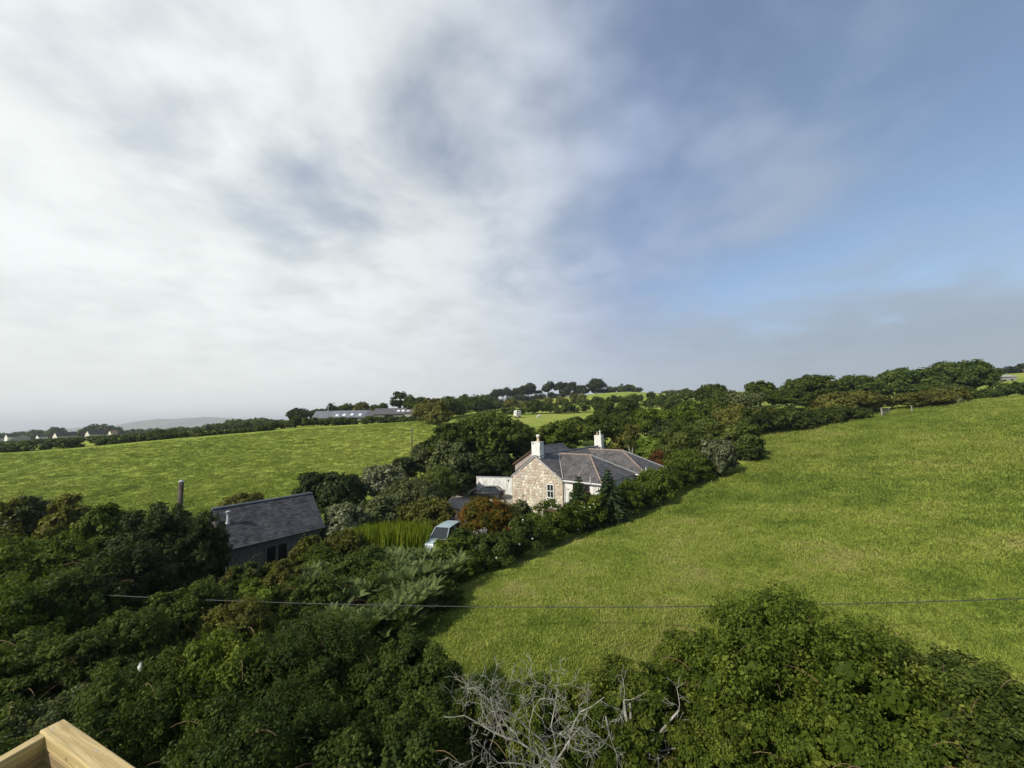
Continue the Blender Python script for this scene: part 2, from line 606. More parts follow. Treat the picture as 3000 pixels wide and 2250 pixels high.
def crown_mesh(name, lobes, leaf, mat, seed, lai=2.3, clump=None, aspect=0.6, up=0.45, flat=0.75, ragged=0.30, lean=None, maxleaf=60000, cut=-0.45, shoots=0.22):
    """leaf-sized faces gathered into clumps on the shells of the lobes, with stray shoots"""
    rng = np.random.default_rng(seed)
    lobes = np.asarray(lobes, float)
    CC, CD, CR = [], [], []
    for i, (x, y, z, rx, ry, rz) in enumerate(lobes):
        rr = (rx * ry * rz) ** (1 / 3)
        cr = clump if clump else max(rr * 0.30, leaf * 1.8)
        area = 4 * math.pi * ((((rx * ry) ** 1.6 + (rx * rz) ** 1.6 + (ry * rz) ** 1.6) / 3) ** (1 / 1.6))
        k = max(6, int(area / (cr * cr * (3.0 if leaf < .2 else 1.9))))
        dd = unit(rng.normal(size=(k, 3)))
        dd = dd[dd[:, 2] > cut]
        f = 0.80 + ragged * (rng.random(len(dd)) - 0.35)
        c = np.array([x, y, z]) + dd * np.array([rx, ry, rz]) * f[:, None]
        keep = np.ones(len(c), bool)
        for j, (x2, y2, z2, a2, b2, c2) in enumerate(lobes):
            if j != i and abs(x2 - x) < a2 + rx and abs(y2 - y) < b2 + ry:
                q = (((c - np.array([x2, y2, z2])) / np.array([a2, b2, c2])) ** 2).sum(-1)
                keep &= q > 0.45
        CC.append(c[keep]); CD.append(dd[keep]); CR.append(np.full(keep.sum(), cr))
    CC = np.vstack(CC); CD = np.vstack(CD); CR = np.concatenate(CR)
    CR = CR * (0.5 + 0.95 * rng.random(len(CR)) ** 1.5)
    per = lai * (CR ** 2 * 3.6) / (0.3 * leaf * leaf)
    if per.sum() > maxleaf:
        per *= maxleaf / per.sum()
    cnt = np.maximum(3, rng.poisson(per))
    idx = np.repeat(np.arange(len(CC)), cnt)
    n = len(idx)
    dl = unit(rng.normal(size=(n, 3)))
    rad = rng.random(n) ** 0.45
    off = dl * rad[:, None] * CR[idx][:, None]
    off[:, 2] *= flat
    C = CC[idx] + off
    N = unit(dl * 0.5 + CD[idx] * 0.5 + np.array([0, 0, up]) + rng.normal(size=(n, 3)) * 0.58)
    L = leaf * (0.55 + 0.9 * rng.random(n)) * (0.7 + 0.65 * rng.random(len(CC)))[idx]
    ctone = rng.random(len(CC))
    tone = np.clip(0.5 * ctone[idx] + 0.5 * rng.random(n), 0, 1)
    # stray shoots reaching out of the surface
    sh = np.nonzero(rng.random(len(CC)) < shoots)[0]
    if len(sh):
        m = 12 if leaf < .1 else 9
        sdir = unit(CD[sh] * 0.6 + np.array([0, 0, 0.75]) + rng.normal(size=(len(sh), 3)) * 0.35)
        ln = CR[sh] * rng.uniform(0.9, 2.1, len(sh)) * (1.7 if leaf < .1 else 1.0)
        t = np.tile(np.linspace(0.2, 1, m), (len(sh), 1))
        sc = CC[sh][:, None] + sdir[:, None] * (t * ln[:, None])[:, :, None] + rng.normal(size=(len(sh), m, 3)) * leaf * 0.35
        C = np.vstack([C, sc.reshape(-1, 3)])
        N = np.vstack([N, unit(rng.normal(size=(len(sh) * m, 3)) + np.array([0, 0, .4]))])
        L = np.concatenate([L, leaf * rng.uniform(.5, 1.0, len(sh) * m)])
        tone = np.concatenate([tone, np.clip(np.repeat(ctone[sh], m) * .4 + .3 + .3 * rng.random(len(sh) * m), 0, 1)])
        n = len(C)
    # inner leaves so that the crown is not see-through
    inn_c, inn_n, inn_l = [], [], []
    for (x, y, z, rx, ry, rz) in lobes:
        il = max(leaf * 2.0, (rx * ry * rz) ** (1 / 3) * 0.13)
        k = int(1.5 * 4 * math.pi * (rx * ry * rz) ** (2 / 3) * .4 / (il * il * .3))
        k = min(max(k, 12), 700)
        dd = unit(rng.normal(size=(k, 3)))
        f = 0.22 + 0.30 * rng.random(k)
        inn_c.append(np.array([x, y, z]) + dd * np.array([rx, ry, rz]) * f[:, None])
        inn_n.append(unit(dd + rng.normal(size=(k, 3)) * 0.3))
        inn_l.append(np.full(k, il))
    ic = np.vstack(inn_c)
    T = None
    if lean is not None:
        T = np.tile(np.asarray(lean, float), (n, 1)) + rng.normal(size=(n, 3)) * 0.45
    V1, Q1 = leaf_quads(C, N, L, rng, aspect, T=T)
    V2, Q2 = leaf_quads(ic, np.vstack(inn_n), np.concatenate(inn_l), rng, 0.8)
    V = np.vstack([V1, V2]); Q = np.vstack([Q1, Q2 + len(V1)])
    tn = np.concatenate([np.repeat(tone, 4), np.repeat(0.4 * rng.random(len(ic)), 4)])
    return mesh_np(name, V, Q, mat, tn)

def dome_lobes(rx, rz, zc, rng, n=10, ry=None, size=0.5, low=-0.45):
    """uneven dome made of overlapping lobes within an ellipsoid"""
    ry = ry or rx
    out = [(0, 0, zc, rx * 0.62, ry * 0.62, rz * 0.66)]
    ga = math.pi * (3 - math.sqrt(5))
    for i in range(n):
        cz = low + (1 - low) * (i + 0.5) / n * 0.97
        rad = math.sqrt(max(0, 1 - cz * cz))
        an = i * ga + rng.random() * 0.7
        s = size * (0.72 + 0.5 * rng.random())
        k = 1.0 - s * (0.80 + 0.22 * rng.random())
        out.append((math.cos(an) * rad * rx * k, math.sin(an) * rad * ry * k, zc + cz * rz * k,
                    rx * s, ry * s, rz * s * 0.88))
    return out

def limb_path(a, b, rng, n=5, wob=0.08):
    a = np.array(a, float); b = np.array(b, float)
    L = np.linalg.norm(b - a)
    return [tuple(a + (b - a) * t + (rng.normal(size=3) * wob * L * math.sin(math.pi * t) if 0 < t < 1 else 0)) for t in np.linspace(0, 1, n)]

def trunk_mesh(name, base_r, fork, targets, rng, mat=None, root=None, stems=1, top=None):
    mb = MB()
    bx = root or (0, 0, -0.3)
    if stems == 1:
        mb.tube([bx, (0.03, 0.02, fork * 0.5), (0.0, 0.05, fork)], [base_r * 1.25, base_r, base_r * 0.8], 8)
        for tgt in targets:
            mb.tube(limb_path((0, 0.03, fork * (0.75 + 0.2 * rng.random())), tgt, rng), [base_r * k for k in (0.55, 0.45, 0.34, 0.22, 0.1)], 6)
    else:
        for tgt in targets:
            mb.tube(limb_path((rng.normal() * 0.15, rng.normal() * 0.15, -0.3), tgt, rng), [base_r * k for k in (1.0, 0.8, 0.6, 0.4, 0.18)], 6)
    me = bpy.data.meshes.new(name)
    me.from_pydata(mb.v, [], mb.f)
    me.polygons.foreach_set('use_smooth', np.ones(len(me.polygons), bool))
    me.materials.append(mat or BARK)
    return me

def leaf_at(Y):
    """a leaf (near) or leaf spray (far) of a believable size for this distance"""
    return float(np.clip(0.0063 * Y, 0.085, 2.0))

def plant(name, kind, u, vt, hw, Y, label, cat, mat='oak', group=None, seed=None, shape='bush', rr=None, leaf=None, lai=2.3, n=None, base=None, aspect=0.6, ragged=0.3, depth=1.0, wood=None, lean=None, size=0.5, up=0.45):
    """one tree or bush: crown top at pixel (u, vt), half-width hw pixels, standing on the ground at distance Y"""
    top = P(u, vt, Y)
    g = gz(top.x, top.y)
    H = max(top.z - g, 0.6)
    rx = hw * Y / FPX
    seed = seed if seed is not None else int(u * 7 + vt * 3 + Y)
    rng = np.random.default_rng(seed)
    root = empty(name, (top.x, top.y, g))
    tag(root, label, cat, group)
    lf = leaf or leaf_at(Y)
    n = n or (11 if shape == 'bush' else 13)
    b0f = base if base is not None else 0.22
    key = (shape, mat, round(aspect, 2), lean, wood is not None, lai < 1.7)
    best = None
    for q in CROWNS.setdefault(key, []):
        s, a, lq = rx / q['rx'], (H / rx) / (q['H'] / q['rx']), lf / q['lf']
        if 0.58 < s < 1.75 and 0.66 < a < 1.5 and 0.72 < lq / s < 1.4 and abs(q['n'] - n) < 12 and q['uses'] < 6:
            if best is None or q['uses'] < best['uses']:
                best = q
    if best is None:
        zc, rz = (H * 0.46, H * 0.56) if shape == 'bush' else ((H + b0f * H) / 2, (H - b0f * H) / 2)
        lobes = dome_lobes(rx, rz, zc, rng, n, rx, size, -0.6 if shape == 'bush' else -0.55)
        if shape == 'bush':
            lobes = [l for l in lobes if l[2] - l[5] > -H * 0.25]
        cm = crown_mesh('foliage' if shape == 'bush' else 'crown', lobes, lf, LEAF[mat], seed, lai, aspect=aspect, ragged=ragged, lean=lean, up=up, maxleaf=37000 if Y < 16 else 15000 if Y < 34 else 12000, shoots=.22 if Y < 60 else 0.0)
        if shape == 'bush':
            tm = trunk_mesh('stem', min(0.05 + H * 0.012, 0.14), 0, [(l[0] * 0.8, l[1] * 0.8, l[2]) for l in lobes[1:7]], rng, wood, stems=2)
        else:
            tm = trunk_mesh('trunk', 0.10 + H * 0.022, max(b0f * H, 0.18 * H), [(l[0] * 0.85, l[1] * 0.85, l[2]) for l in lobes[1:9]], rng, wood)
        best = dict(rx=rx, H=H, lf=lf, n=n, cm=cm, tm=tm, uses=0)
        CROWNS[key].append(best)
    rot = rng.random() * 6.283 if best['uses'] else 0.0
    best['uses'] += 1
    sx, sz = rx / best['rx'], H / best['H']
    for nm, me in (('foliage' if shape == 'bush' else 'crown', best['cm']), ('stem' if shape == 'bush' else 'trunk', best['tm'])):
        o = link(bpy.data.objects.new(nm, me), root)
        o.scale = (sx, sx, sz)
        o.rotation_euler = (0, 0, rot)
    root.scale = (1, depth, 1)
    return root

CROWNS = {}
def hedge(name, label, path, h, w, leaf, mat, seed, group=None, lai=2.2, step=0.75, cat='hedge', flowers=0, wob=0.25, maxleaf=11000):
    """path: list of (x, y, [height]) along the hedge's middle"""
    rng = np.random.default_rng(seed)
    path = [(p[0], p[1], p[2] if len(p) > 2 else h) for p in path]
    lobes, stems = [], []
    ox, oy = path[0][0], path[0][1]
    oz = gz(ox, oy)
    for (x0, y0, h0), (x1, y1, h1) in zip(path, path[1:]):
        L = math.hypot(x1 - x0, y1 - y0)
        k = max(1, int(L / (w * step)))
        nx, ny = -(y1 - y0) / L, (x1 - x0) / L
        for i in range(k):
            t = (i + rng.random() * 0.8) / k
            hh = (h0 + (h1 - h0) * t) * (1 + wob * (rng.random() - 0.5) * 2)
            o = (rng.random() - 0.5) * w * 0.35
            x, y = x0 + (x1 - x0) * t + nx * o, y0 + (y1 - y0) * t + ny * o
            g = gz(x, y)
            ww = w * (0.45 + 0.2 * rng.random())
            lobes.append((x - ox, y - oy, g - oz + hh * 0.45, ww, ww, hh * 0.56))
            if i % 3 == 0:
                stems.append((x - ox, y - oy, g - oz, hh))
    root = empty(name, (ox, oy, oz))
    tag(root, label, cat, group)
    me = crown_mesh('foliage', lobes, leaf, LEAF[mat], seed, lai, maxleaf=maxleaf, shoots=.15 if leaf < .3 else 0.0)
    link(bpy.data.objects.new('foliage', me), root)
    mb = MB()
    for (x, y, z, hh) in stems:
        mb.tube([(x, y, z - 0.3), (x + 0.1, y + .05, z + hh * .4), (x + rng.normal() * .2, y + rng.normal() * .2, z + hh * .8)], [0.07, 0.05, 0.02], 5)
    if stems:
        mb.build('stem', BARK, root, fix=False)
    if flowers:
        L = np.array(lobes)
        ii = rng.integers(0, len(L), flowers)
        dd = unit(rng.normal(size=(flowers, 3)) + np.array([0.3, -0.9, 0.5]))
        C = L[ii, :3] + dd * L[ii, 3:] * 1.02
        V, Q = leaf_quads(C, unit(dd + rng.normal(size=(flowers, 3)) * .2), np.full(flowers, 0.12), rng, 0.95, 0.1)
        fo = link(bpy.data.objects.new('blossom', mesh_np('blossom', V, Q, LEAF['flower'], np.full(len(V), .5))), root)
        fo['kind'] = 'stuff'
    return root

# ------------------------------------------------------------------ setting: ground, sea, far hill, driveway
def build_ground():
    az = np.concatenate([np.arange(-60, 60.01, 0.4), np.arange(66, 294.1, 6.0)])
    az = np.radians(az)
    rs = [2.0]
    while rs[-1] < 7000:
        rs.append(rs[-1] * 1.021 + 0.01)
    rs = np.array(rs)
    A, RR = np.meshgrid(az, rs)
    X = np.sin(A) * RR; Y = np.cos(A) * RR
    Z = height(X, Y)
    fade = np.clip(1 - RR / 160, 0, 1)
    Z = Z + fade * 0.012 * (np.sin(X * 1.7 + np.sin(Y * 1.1)) + np.sin(Y * 2.3 + 1.3 * np.sin(X * .8)))
    nr, na = Z.shape
    V = np.stack([X, Y, Z], -1).reshape(-1, 3)
    i = np.arange(nr - 1)[:, None] * na + np.arange(na)[None]
    j = np.arange(nr - 1)[:, None] * na + (np.arange(na)[None] + 1) % na
    Q = np.stack([i, j, j + na, i + na], -1).reshape(-1, 4)[:, ::-1]
    c = len(V)
    V = np.vstack([V, [[0, 0, Z[0].mean()]]])
    me = mesh_np('ground', V, Q, M['pasture'], smooth=True)
    o = link(bpy.data.objects.new('ground', me))
    tag(o, 'sloping green pasture and garden ground', None, kind='structure')
build_ground()

s = MB().poly([(-24000, -500, -52), (24000, -500, -52), (24000, 24000, -52), (-24000, 24000, -52)]).build('sea', M['sea'], fix=False)
tag(s, 'pale strip of sea on the horizon', None, kind='structure')

def far_hill():
    # long low moorland ridge across the bay
    n, k = 90, 14
    V = []
    for i in range(n):
        t = i / (n - 1)
        a = R(-49.5 + 24 * t)
        prof = 100 * math.exp(-((t - 0.50) / 0.17) ** 2) + 75 * math.exp(-((t - 0.28) / 0.15) ** 2) + 60 * math.exp(-((t - 0.8) / 0.18) ** 2) + 5 * math.sin(t * 31) + 3 * math.sin(t * 70)
        prof *= min(1, t / 0.06, (1 - t) / 0.06)
        for j in range(k):
            q = j / (k - 1)
            r = 5600 + 2200 * q
            z = -58 + (prof + 58) * 1.0 * math.sin(math.pi * q) ** 1.2 + 3 * math.sin(i * 1.3 + j * 2.1)
            V.append((math.sin(a) * r, math.cos(a) * r, z))
    Q = [(i * k + j, i * k + j + 1, (i + 1) * k + j + 1, (i + 1) * k + j) for i in range(n - 1) for j in range(k - 1)]
    o = link(bpy.data.objects.new('far_hill', mesh_np('far_hill', V, Q, M['moor'], smooth=True)))
    tag(o, 'long blue moorland hill across the bay', None, kind='structure')
far_hill()

def draped(name, poly, mat, lift, step=0.6):
    px = [p[0] for p in poly]; py = [p[1] for p in poly]
    def inside(x, y):
        c = False
        for (x0, y0), (x1, y1) in zip(poly, poly[1:] + poly[:1]):
            if (y0 > y) != (y1 > y) and x < (x1 - x0) * (y - y0) / (y1 - y0) + x0:
                c = not c
        return c
    V, idx, Q = [], {}, []
    nx = int((max(px) - min(px)) / step) + 1; ny = int((max(py) - min(py)) / step) + 1
    def vid(i, j):
        if (i, j) not in idx:
            x, y = min(px) + i * step, min(py) + j * step
            idx[(i, j)] = len(V)
            V.append((x, y, gz(x, y) + lift))
        return idx[(i, j)]
    for i in range(nx):
        for j in range(ny):
            if inside(min(px) + (i + .5) * step, min(py) + (j + .5) * step):
                Q.append((vid(i, j), vid(i + 1, j), vid(i + 1, j + 1), vid(i, j + 1)))
    return link(bpy.data.objects.new(name, mesh_np(name, V, Q, mat, smooth=True)))
dr = draped('driveway', [(0.5, 47), (0.2, 53.4), (-6, 55.8), (-11, 52), (-10, 42), (-9.5, 32), (-6, 27.5), (-2.8, 29), (-3.2, 36), (-2, 42)], M['gravel'], 0.10)
tag(dr, 'pale gravel driveway beside the stone house', None, kind='structure')

# ------------------------------------------------------------------ building materials
MORTAR = mottled('lime_mortar', (0.36, 0.31, 0.23), (0.46, 0.41, 0.32), 5, 0.9, 0.15, 0.5)
WHITE = mottled('white_render', (0.46, 0.455, 0.42), (0.74, 0.735, 0.70), 1.8, 0.85, 0.2, 0.3, 'Object', 7, (1.6, 1.6, 0.55))
CREAM = mottled('cream_render', (0.52, 0.49, 0.40), (0.62, 0.59, 0.50), 1.2, 0.85, 0.2, 0.2)
PINK = mottled('weathered_pink_cladding', (0.24, 0.20, 0.18), (0.34, 0.29, 0.265), 2.0, 0.8, 0.2, 0.4, 'Object', 5, (6, 6, 0.4))
SLATE = mottled('roof_slate', (0.030, 0.030, 0.033), (0.138, 0.126, 0.120), 0.9, 0.6, 0.3, 0.4, 'Object', 6, None, 0.5)
SLATE_DARK = mottled('dark_roof_slate', (0.032, 0.033, 0.037), (0.115, 0.112, 0.115), 1.2, 0.55, 0.3, 0.4, 'Object', 6, None, 0.55)
SLATE_BLUE = mottled('blue_grey_slate', (0.085, 0.098, 0.115), (0.14, 0.155, 0.18), 0.6, 0.5, 0.4, 0.2)
TERRA = mottled('terracotta', (0.20, 0.145, 0.11), (0.34, 0.27, 0.22), 5, 0.85, 0.15, 0.5)
LEAD = mottled('lead_flashing', (0.26, 0.27, 0.28), (0.38, 0.39, 0.40), 4, 0.6, 0.3, 0.2)
TIMBER_GREY = mottled('weathered_grey_timber', (0.085, 0.078, 0.072), (0.17, 0.16, 0.15), 5, 0.85, 0.2, 0.6, 'Object', 6, (5, 5, 0.5))
BROWN = plain('brown_paint', (0.10, 0.055, 0.035), 0.5)
WPAINT = plain('white_gloss_paint', (0.72, 0.72, 0.70), 0.35)
BLACKPL = plain('black_plastic', (0.02, 0.02, 0.022), 0.45)
DARKIN = plain('dark_opening', (0.012, 0.012, 0.012), 0.9, 0.1)
GLASS = glass_mat()
STONE_M = []
for i, (a, b) in enumerate((((0.37, 0.32, 0.25), (0.52, 0.46, 0.37)), ((0.46, 0.42, 0.34), (0.64, 0.60, 0.51)), ((0.31, 0.24, 0.195), (0.45, 0.37, 0.31)), ((0.30, 0.275, 0.24), (0.44, 0.41, 0.37)))):
    STONE_M.append(mottled('granite_stone_%s' % ('buff', 'pale', 'rust', 'grey')[i], a, b, 4, 0.9, 0.15, 0.8))

def slate_plane(name, poly, mat, parent, w=0.30, ex=0.21, seed=1, thick=0.022):
    """overlapping slates laid in courses over a convex roof plane; poly[0]->poly[1] is the eave"""
    rng = random.Random(seed)
    p = [Vector(q) for q in poly]
    e = (p[1] - p[0]).normalized()
    nrm = None
    for q in p[2:]:
        c = e.cross(q - p[0])
        if c.length > 1e-6:
            nrm = c.normalized(); break
    if nrm.z < 0:
        nrm = -nrm
    sdir = (p[2] - p[0]) - e * (p[2] - p[0]).dot(e)
    sdir.normalize()
    q2 = [((q - p[0]).dot(e), (q - p[0]).dot(sdir)) for q in p]
    vmax = max(q[1] for q in q2)
    V, F = [], []
    def pt(u, v, h):
        r = p[0] + e * u + sdir * v + nrm * h
        return (r.x, r.y, r.z)
    # underlay
    V += [tuple(q) for q in p]
    mb_under = tuple(range(len(p)))
    rows = int(vmax / ex) + 1
    quads = []
    for k in range(rows):
        v0 = k * ex; v1 = min(v0 + ex * 1.25, vmax + 0.02)
        vm = min(v0 + ex * 0.5, vmax - 0.01)
        xs = []
        for (a, b) in zip(q2, q2[1:] + q2[:1]):
            if (a[1] - vm) * (b[1] - vm) <= 0 and abs(a[1] - b[1]) > 1e-6:
                xs.append(a[0] + (b[0] - a[0]) * (vm - a[1]) / (b[1] - a[1]))
        if len(xs) < 2:
            continue
        lo, hi = min(xs), max(xs)
        u = lo - (w * 0.5 if k % 2 else 0)
        while u < hi:
            ww = w * (0.94 + 0.04 * rng.random())
            a, b = max(u, lo), min(u + ww, hi)
            if b - a > 0.03:
                h0 = thick * (0.9 + 0.5 * rng.random()); h1 = 0.004
                dv = rng.uniform(-.008, .008)
                i = len(V)
                V += [pt(a, v0 + dv, h0), pt(b, v0 + dv, h0), pt(b, v1, h1), pt(a, v1, h1), pt(a, v0 + dv, 0.0), pt(b, v0 + dv, 0.0)]
                quads += [(i, i + 1, i + 2, i + 3), (i + 4, i + 5, i + 1, i)]
            u += w
    me = bpy.data.meshes.new(name)
    me.from_pydata(V, [], [mb_under] + quads)
    me.materials.append(mat)
    o = link(bpy.data.objects.new(name, me), parent)
    o['kind'] = 'stuff'
    return o

def ridge_tiles(parent, a, b, mat=TERRA, r=0.085, n=None):
    a, b = Vector(a), Vector(b)
    L = (b - a).length
    n = n or max(2, int(L / 0.45))
    mb = MB()
    for i in range(n):
        p, q = a + (b - a) * (i / n), a + (b - a) * ((i + 0.97) / n)
        mb.tube([p, q], [r, r * 0.93], 8)
    return mb.build('ridge_tile', mat, parent, fix=False)

def window(parent, c, w, h, axis='x', out=(0, -1), mat=WPAINT, bars=((0.5,), (0.5,)), depth=0.06, name='window', sill=True):
    """framed window on a wall whose outward normal (in local xy) is `out`; c = centre on the wall face"""
    nx, ny = out
    tx, ty = -ny, nx
    rz = math.atan2(ty, tx)
    t = 0.07
    mb = MB()
    def bar(du, dz, sx, sz, d=depth):
        mb.box((c[0] + tx * du + nx * d / 2, c[1] + ty * du + ny * d / 2, c[2] + dz), (sx, d, sz), rz)
    bar(0, h / 2 - t / 2, w, t); bar(0, -h / 2 + t / 2, w, t)
    bar(-w / 2 + t / 2, 0, t, h - 2 * t); bar(w / 2 - t / 2, 0, t, h - 2 * t)
    for f in bars[0]:
        if f: bar((f - .5) * w, 0, 0.045, h - 2 * t, depth * .8)
    for f in bars[1]:
        if f: bar(0, (f - .5) * h, w - 2 * t, 0.06, depth * .9)
    fr = mb.build(name, mat, parent)
    g = MB().box((c[0] + nx * 0.012, c[1] + ny * 0.012, c[2]), (w - t, 0.02, h - t), rz).build('pane', GLASS, fr)
    if sill:
        MB().box((c[0] + nx * .07, c[1] + ny * .07, c[2] - h / 2 - .05), (w + .16, .14, .08), rz).build('sill', mat, fr)
    return fr

# ------------------------------------------------------------------ the stone house
def stone_house():
    H = empty('stone_house', (2.56, 45.0, 0.0), R(-40))
    tag(H, 'stone cottage with grey slate roofs, hipped white wings and two white chimneys', 'house')
    hw, ze, zr, LEN = 3.55, 4.32, 6.72, 16.0
    prof = [(-hw, 0, -1.2), (hw, 0, -1.2), (hw, 0, ze), (0, 0, zr - 0.06), (-hw, 0, ze)]
    wall = MB().prism(prof, (0, 0, 0), (0, LEN, 0)).build('wall', MORTAR, H)
    # rubble stones of the gable, each one a piece
    rng = random.Random(3)
    protos = []
    for i in range(10):
        n = rng.choice((5, 6, 6, 7, 8))
        pts = []
        for k in range(n):
            an = 2 * math.pi * (k + rng.uniform(-.22, .22)) / n
            sq = 1 / max(abs(math.cos(an)), abs(math.sin(an)))
            rr = 0.5 * (0.55 * sq + 0.45) * rng.uniform(.86, 1.04)
            pts.append((math.cos(an) * rr, math.sin(an) * rr))
        mb = MB()
        V = [(x, 0.0, z) for x, z in pts] + [(x * .97, -0.55, z * .97) for x, z in pts] + [(x * .78, -1.0, z * .78) for x, z in pts]
        F = [tuple(range(2 * n, 3 * n))]
        for lv in (0, 1):
            for k in range(n):
                l = (k + 1) % n
                F.append((lv * n + k, lv * n + l, lv * n + n + l, lv * n + n + k))
        me = bpy.data.meshes.new('stone'); me.from_pydata(V, [], F)
        bm = bmesh.new(); bm.from_mesh(me); bmesh.ops.recalc_face_normals(bm, faces=bm.faces); bm.to_mesh(me); bm.free()
        me.materials.append(STONE_M[0])
        protos.append(me)
    vari = [[p.copy() for p in protos] for _ in STONE_M]
    for m_, row in zip(STONE_M, vari):
        for p in row:
            p.materials[0] = m_
    z = -0.1
    cnt = 0
    while z < zr:
        hh = rng.uniform(.25, .40)
        x = -hw + rng.uniform(0.0, .1)
        while x < hw:
            ww = rng.uniform(.28, .62) if rng.random() > .15 else rng.uniform(.6, .8)
            cx_, cz_ = x + ww / 2, z + hh / 2 + rng.uniform(-.05, .05)
            lim = hw if cz_ < ze else hw * (zr - cz_) / (zr - ze)
            ok = abs(cx_) + ww * .42 < lim - 0.03
            if 1.35 < cx_ < 2.6 and 2.0 < cz_ < 3.95: ok = abs(cx_ - 1.98) > .5 + ww * .5 or cz_ > 3.74 + hh * .5
            if 0.8 < cx_ < 3.2 and cz_ < 1.15: ok = False
            if ok:
                me = rng.choice(rng.choices(vari, (5, 4, 3, 2))[0])
                o = bpy.data.objects.new('stone', me)
                o.location = (cx_, -0.002, cz_)
                o.scale = (ww * rng.uniform(.93, 1.02), rng.uniform(.035, .075), hh * rng.uniform(.9, 1.05))
                o.rotation_euler = (0, rng.uniform(-.12, .12), 0)
                link(o, wall)
                cnt += 1
            x += ww
        z += hh * 0.98
    # verge stones edge: pale pointed verge under the slates
    MB().prism([(-hw - .12, -.12, ze - .16), (0, -.12, zr + .02), (0, -.12, zr - .12), (-hw - .12, -.12, ze - .30)], (0, 0, 0), (0, .1, 0)).build('verge', LEAD, H)
    MB().prism([(hw + .12, -.12, ze - .16), (0, -.12, zr + .02), (0, -.12, zr - .12), (hw + .12, -.12, ze - .30)], (0, 0, 0), (0, .1, 0)).build('verge', LEAD, H)
    window(H, (1.98, -0.03, 2.92), .92, 1.5, out=(0, -1), depth=.09)
    lo = MB().box((2.0, -0.02, 0.42), (1.9, .06, 1.05)).build('door', BROWN, H)
    MB().box((2.0, -0.06, 0.98), (2.1, .12, .14)).build('lintel', TIMBER_GREY, lo)
    # roofs
    sl = (zr - ze) / hw
    ov = 0.22
    ev = ze - sl * ov + 0.06
    zt = zr + 0.06
    LFT = [(-hw - ov, -.14, ev), (-hw - ov, LEN + .2, ev), (0, LEN + .2, zt), (0, -.14, zt)]
    RGT = [(hw + ov, -.14, ev), (hw + ov, LEN + .2, ev), (0, LEN + .2, zt), (0, -.14, zt)]
    slate_plane('roof_slates', LFT, SLATE, H, seed=1)
    slate_plane('roof_slates', RGT, SLATE, H, seed=2)
    ridge_tiles(H, (0, .6, zt + .02), (0, LEN + .1, zt + .02), SLATE_BLUE, .11)
    # wings A and B: walls, hipped roofs
    zw = 4.22
    def wing(x1, y0, y1, yr, xr0, xr1, zrr, seed):
        MB().box(((3.3 + x1) / 2, (y0 + y1) / 2, (zw - 1.2) / 2), (x1 - 3.3, y1 - y0, zw + 1.2)).build('wall', WHITE, H)
        o_ = 0.26
        xe = x1 + o_
        slate_plane('roof_slates', [(3.35, y0 - o_, zw + .03), (xe, y0 - o_, zw + .03), (xr1, yr, zrr), (xr0, yr, zrr)], SLATE, H, seed=seed)
        slate_plane('roof_slates', [(xe, y0 - o_, zw + .03), (xe, y1 + .02, zw + .03), (xr1, yr, zrr)], SLATE, H, seed=seed + 1)
        slate_plane('roof_slates', [(3.35, y1 + .02, zw + .03), (xe, y1 + .02, zw + .03), (xr1, yr, zrr), (xr0, yr, zrr)], SLATE, H, seed=seed + 2)
        ridge_tiles(H, (xr0 + .2, yr, zrr + .03), (xr1, yr, zrr + .03))
        ridge_tiles(H, (xr1, yr, zrr + .03), (xe, y0 - o_, zw + .08))
        ridge_tiles(H, (xr1, yr, zrr + .03), (xe, y1, zw + .08), LEAD, .09)
        MB().box(((3.75 + xe) / 2, y0 - o_ - .01, zw - .06), (xe - 3.75, .05, .17)).build('fascia', WPAINT, H)
        MB().tube([(3.75, y0 - o_ - .09, zw - .02), (xe, y0 - o_ - .09, zw - .02)], .055, 8).build('gutter', WPAINT, H, fix=False)
    wing(8.05, 0.18, 8.6, 4.6, 0.12, 4.5, 6.58, 11)
    wing(9.4, 8.62, 15.2, 11.9, 0.12, 5.2, 6.60, 21)
    MB().tube([(0.15, 4.6, 6.66), (3.7, -.12, 4.36)], .05, 6).build('valley_flashing', LEAD, H, fix=False)
    MB().tube([(5.3, .5, 4.66), (4.9, 2.3, 5.52)], .035, 6).build('lead_strip', LEAD, H, fix=False)
    window(H, (5.76, 0.16, 3.1), 2.0, 1.75, out=(0, -1), mat=BROWN, bars=((0.36, 0.68), (0.62,)), depth=.07)
    MB().box((4.15, .14, 3.3), (.07, .08, .12)).build('wall_lamp', BLACKPL, H)
    # downpipes
    MB().tube([(3.68, -.05, 4.25), (3.68, -.05, -.5)], .05, 8).build('downpipe', BLACKPL, H, fix=False)
    MB().tube([(7.75, .1, 4.1), (7.75, .1, -.5)], .04, 8).build('downpipe', WPAINT, H, fix=False)
    MB().tube([(7.1, -.3, 4.2), (7.1, -.3, 4.95)], .03, 6).build('vent_pipe', WPAINT, H, fix=False)
    MB().tube([(9.55, 8.5, 4.2), (9.55, 8.5, 5.1)], .04, 6).build('vent_pipe', WPAINT, H, fix=False)
    # taller rear wing with cladding
    gx0, gx1, y0, y1, rr, zr2, ze2 = -6.45, 0.6, 4.0, 10.0, -2.75, 7.32, 5.12
    zi = zr2 - (gx1 - rr) * (zr2 - ze2) / (rr - gx0)
    MB().prism([(gx0, 0, -1.2), (gx1, 0, -1.2), (gx1, 0, zi), (rr, 0, zr2 - .08), (gx0, 0, ze2)], (0, y0, 0), (0, y1, 0)).build('wall', PINK, H)
    k2 = (zr2 - ze2) / (rr - gx0)
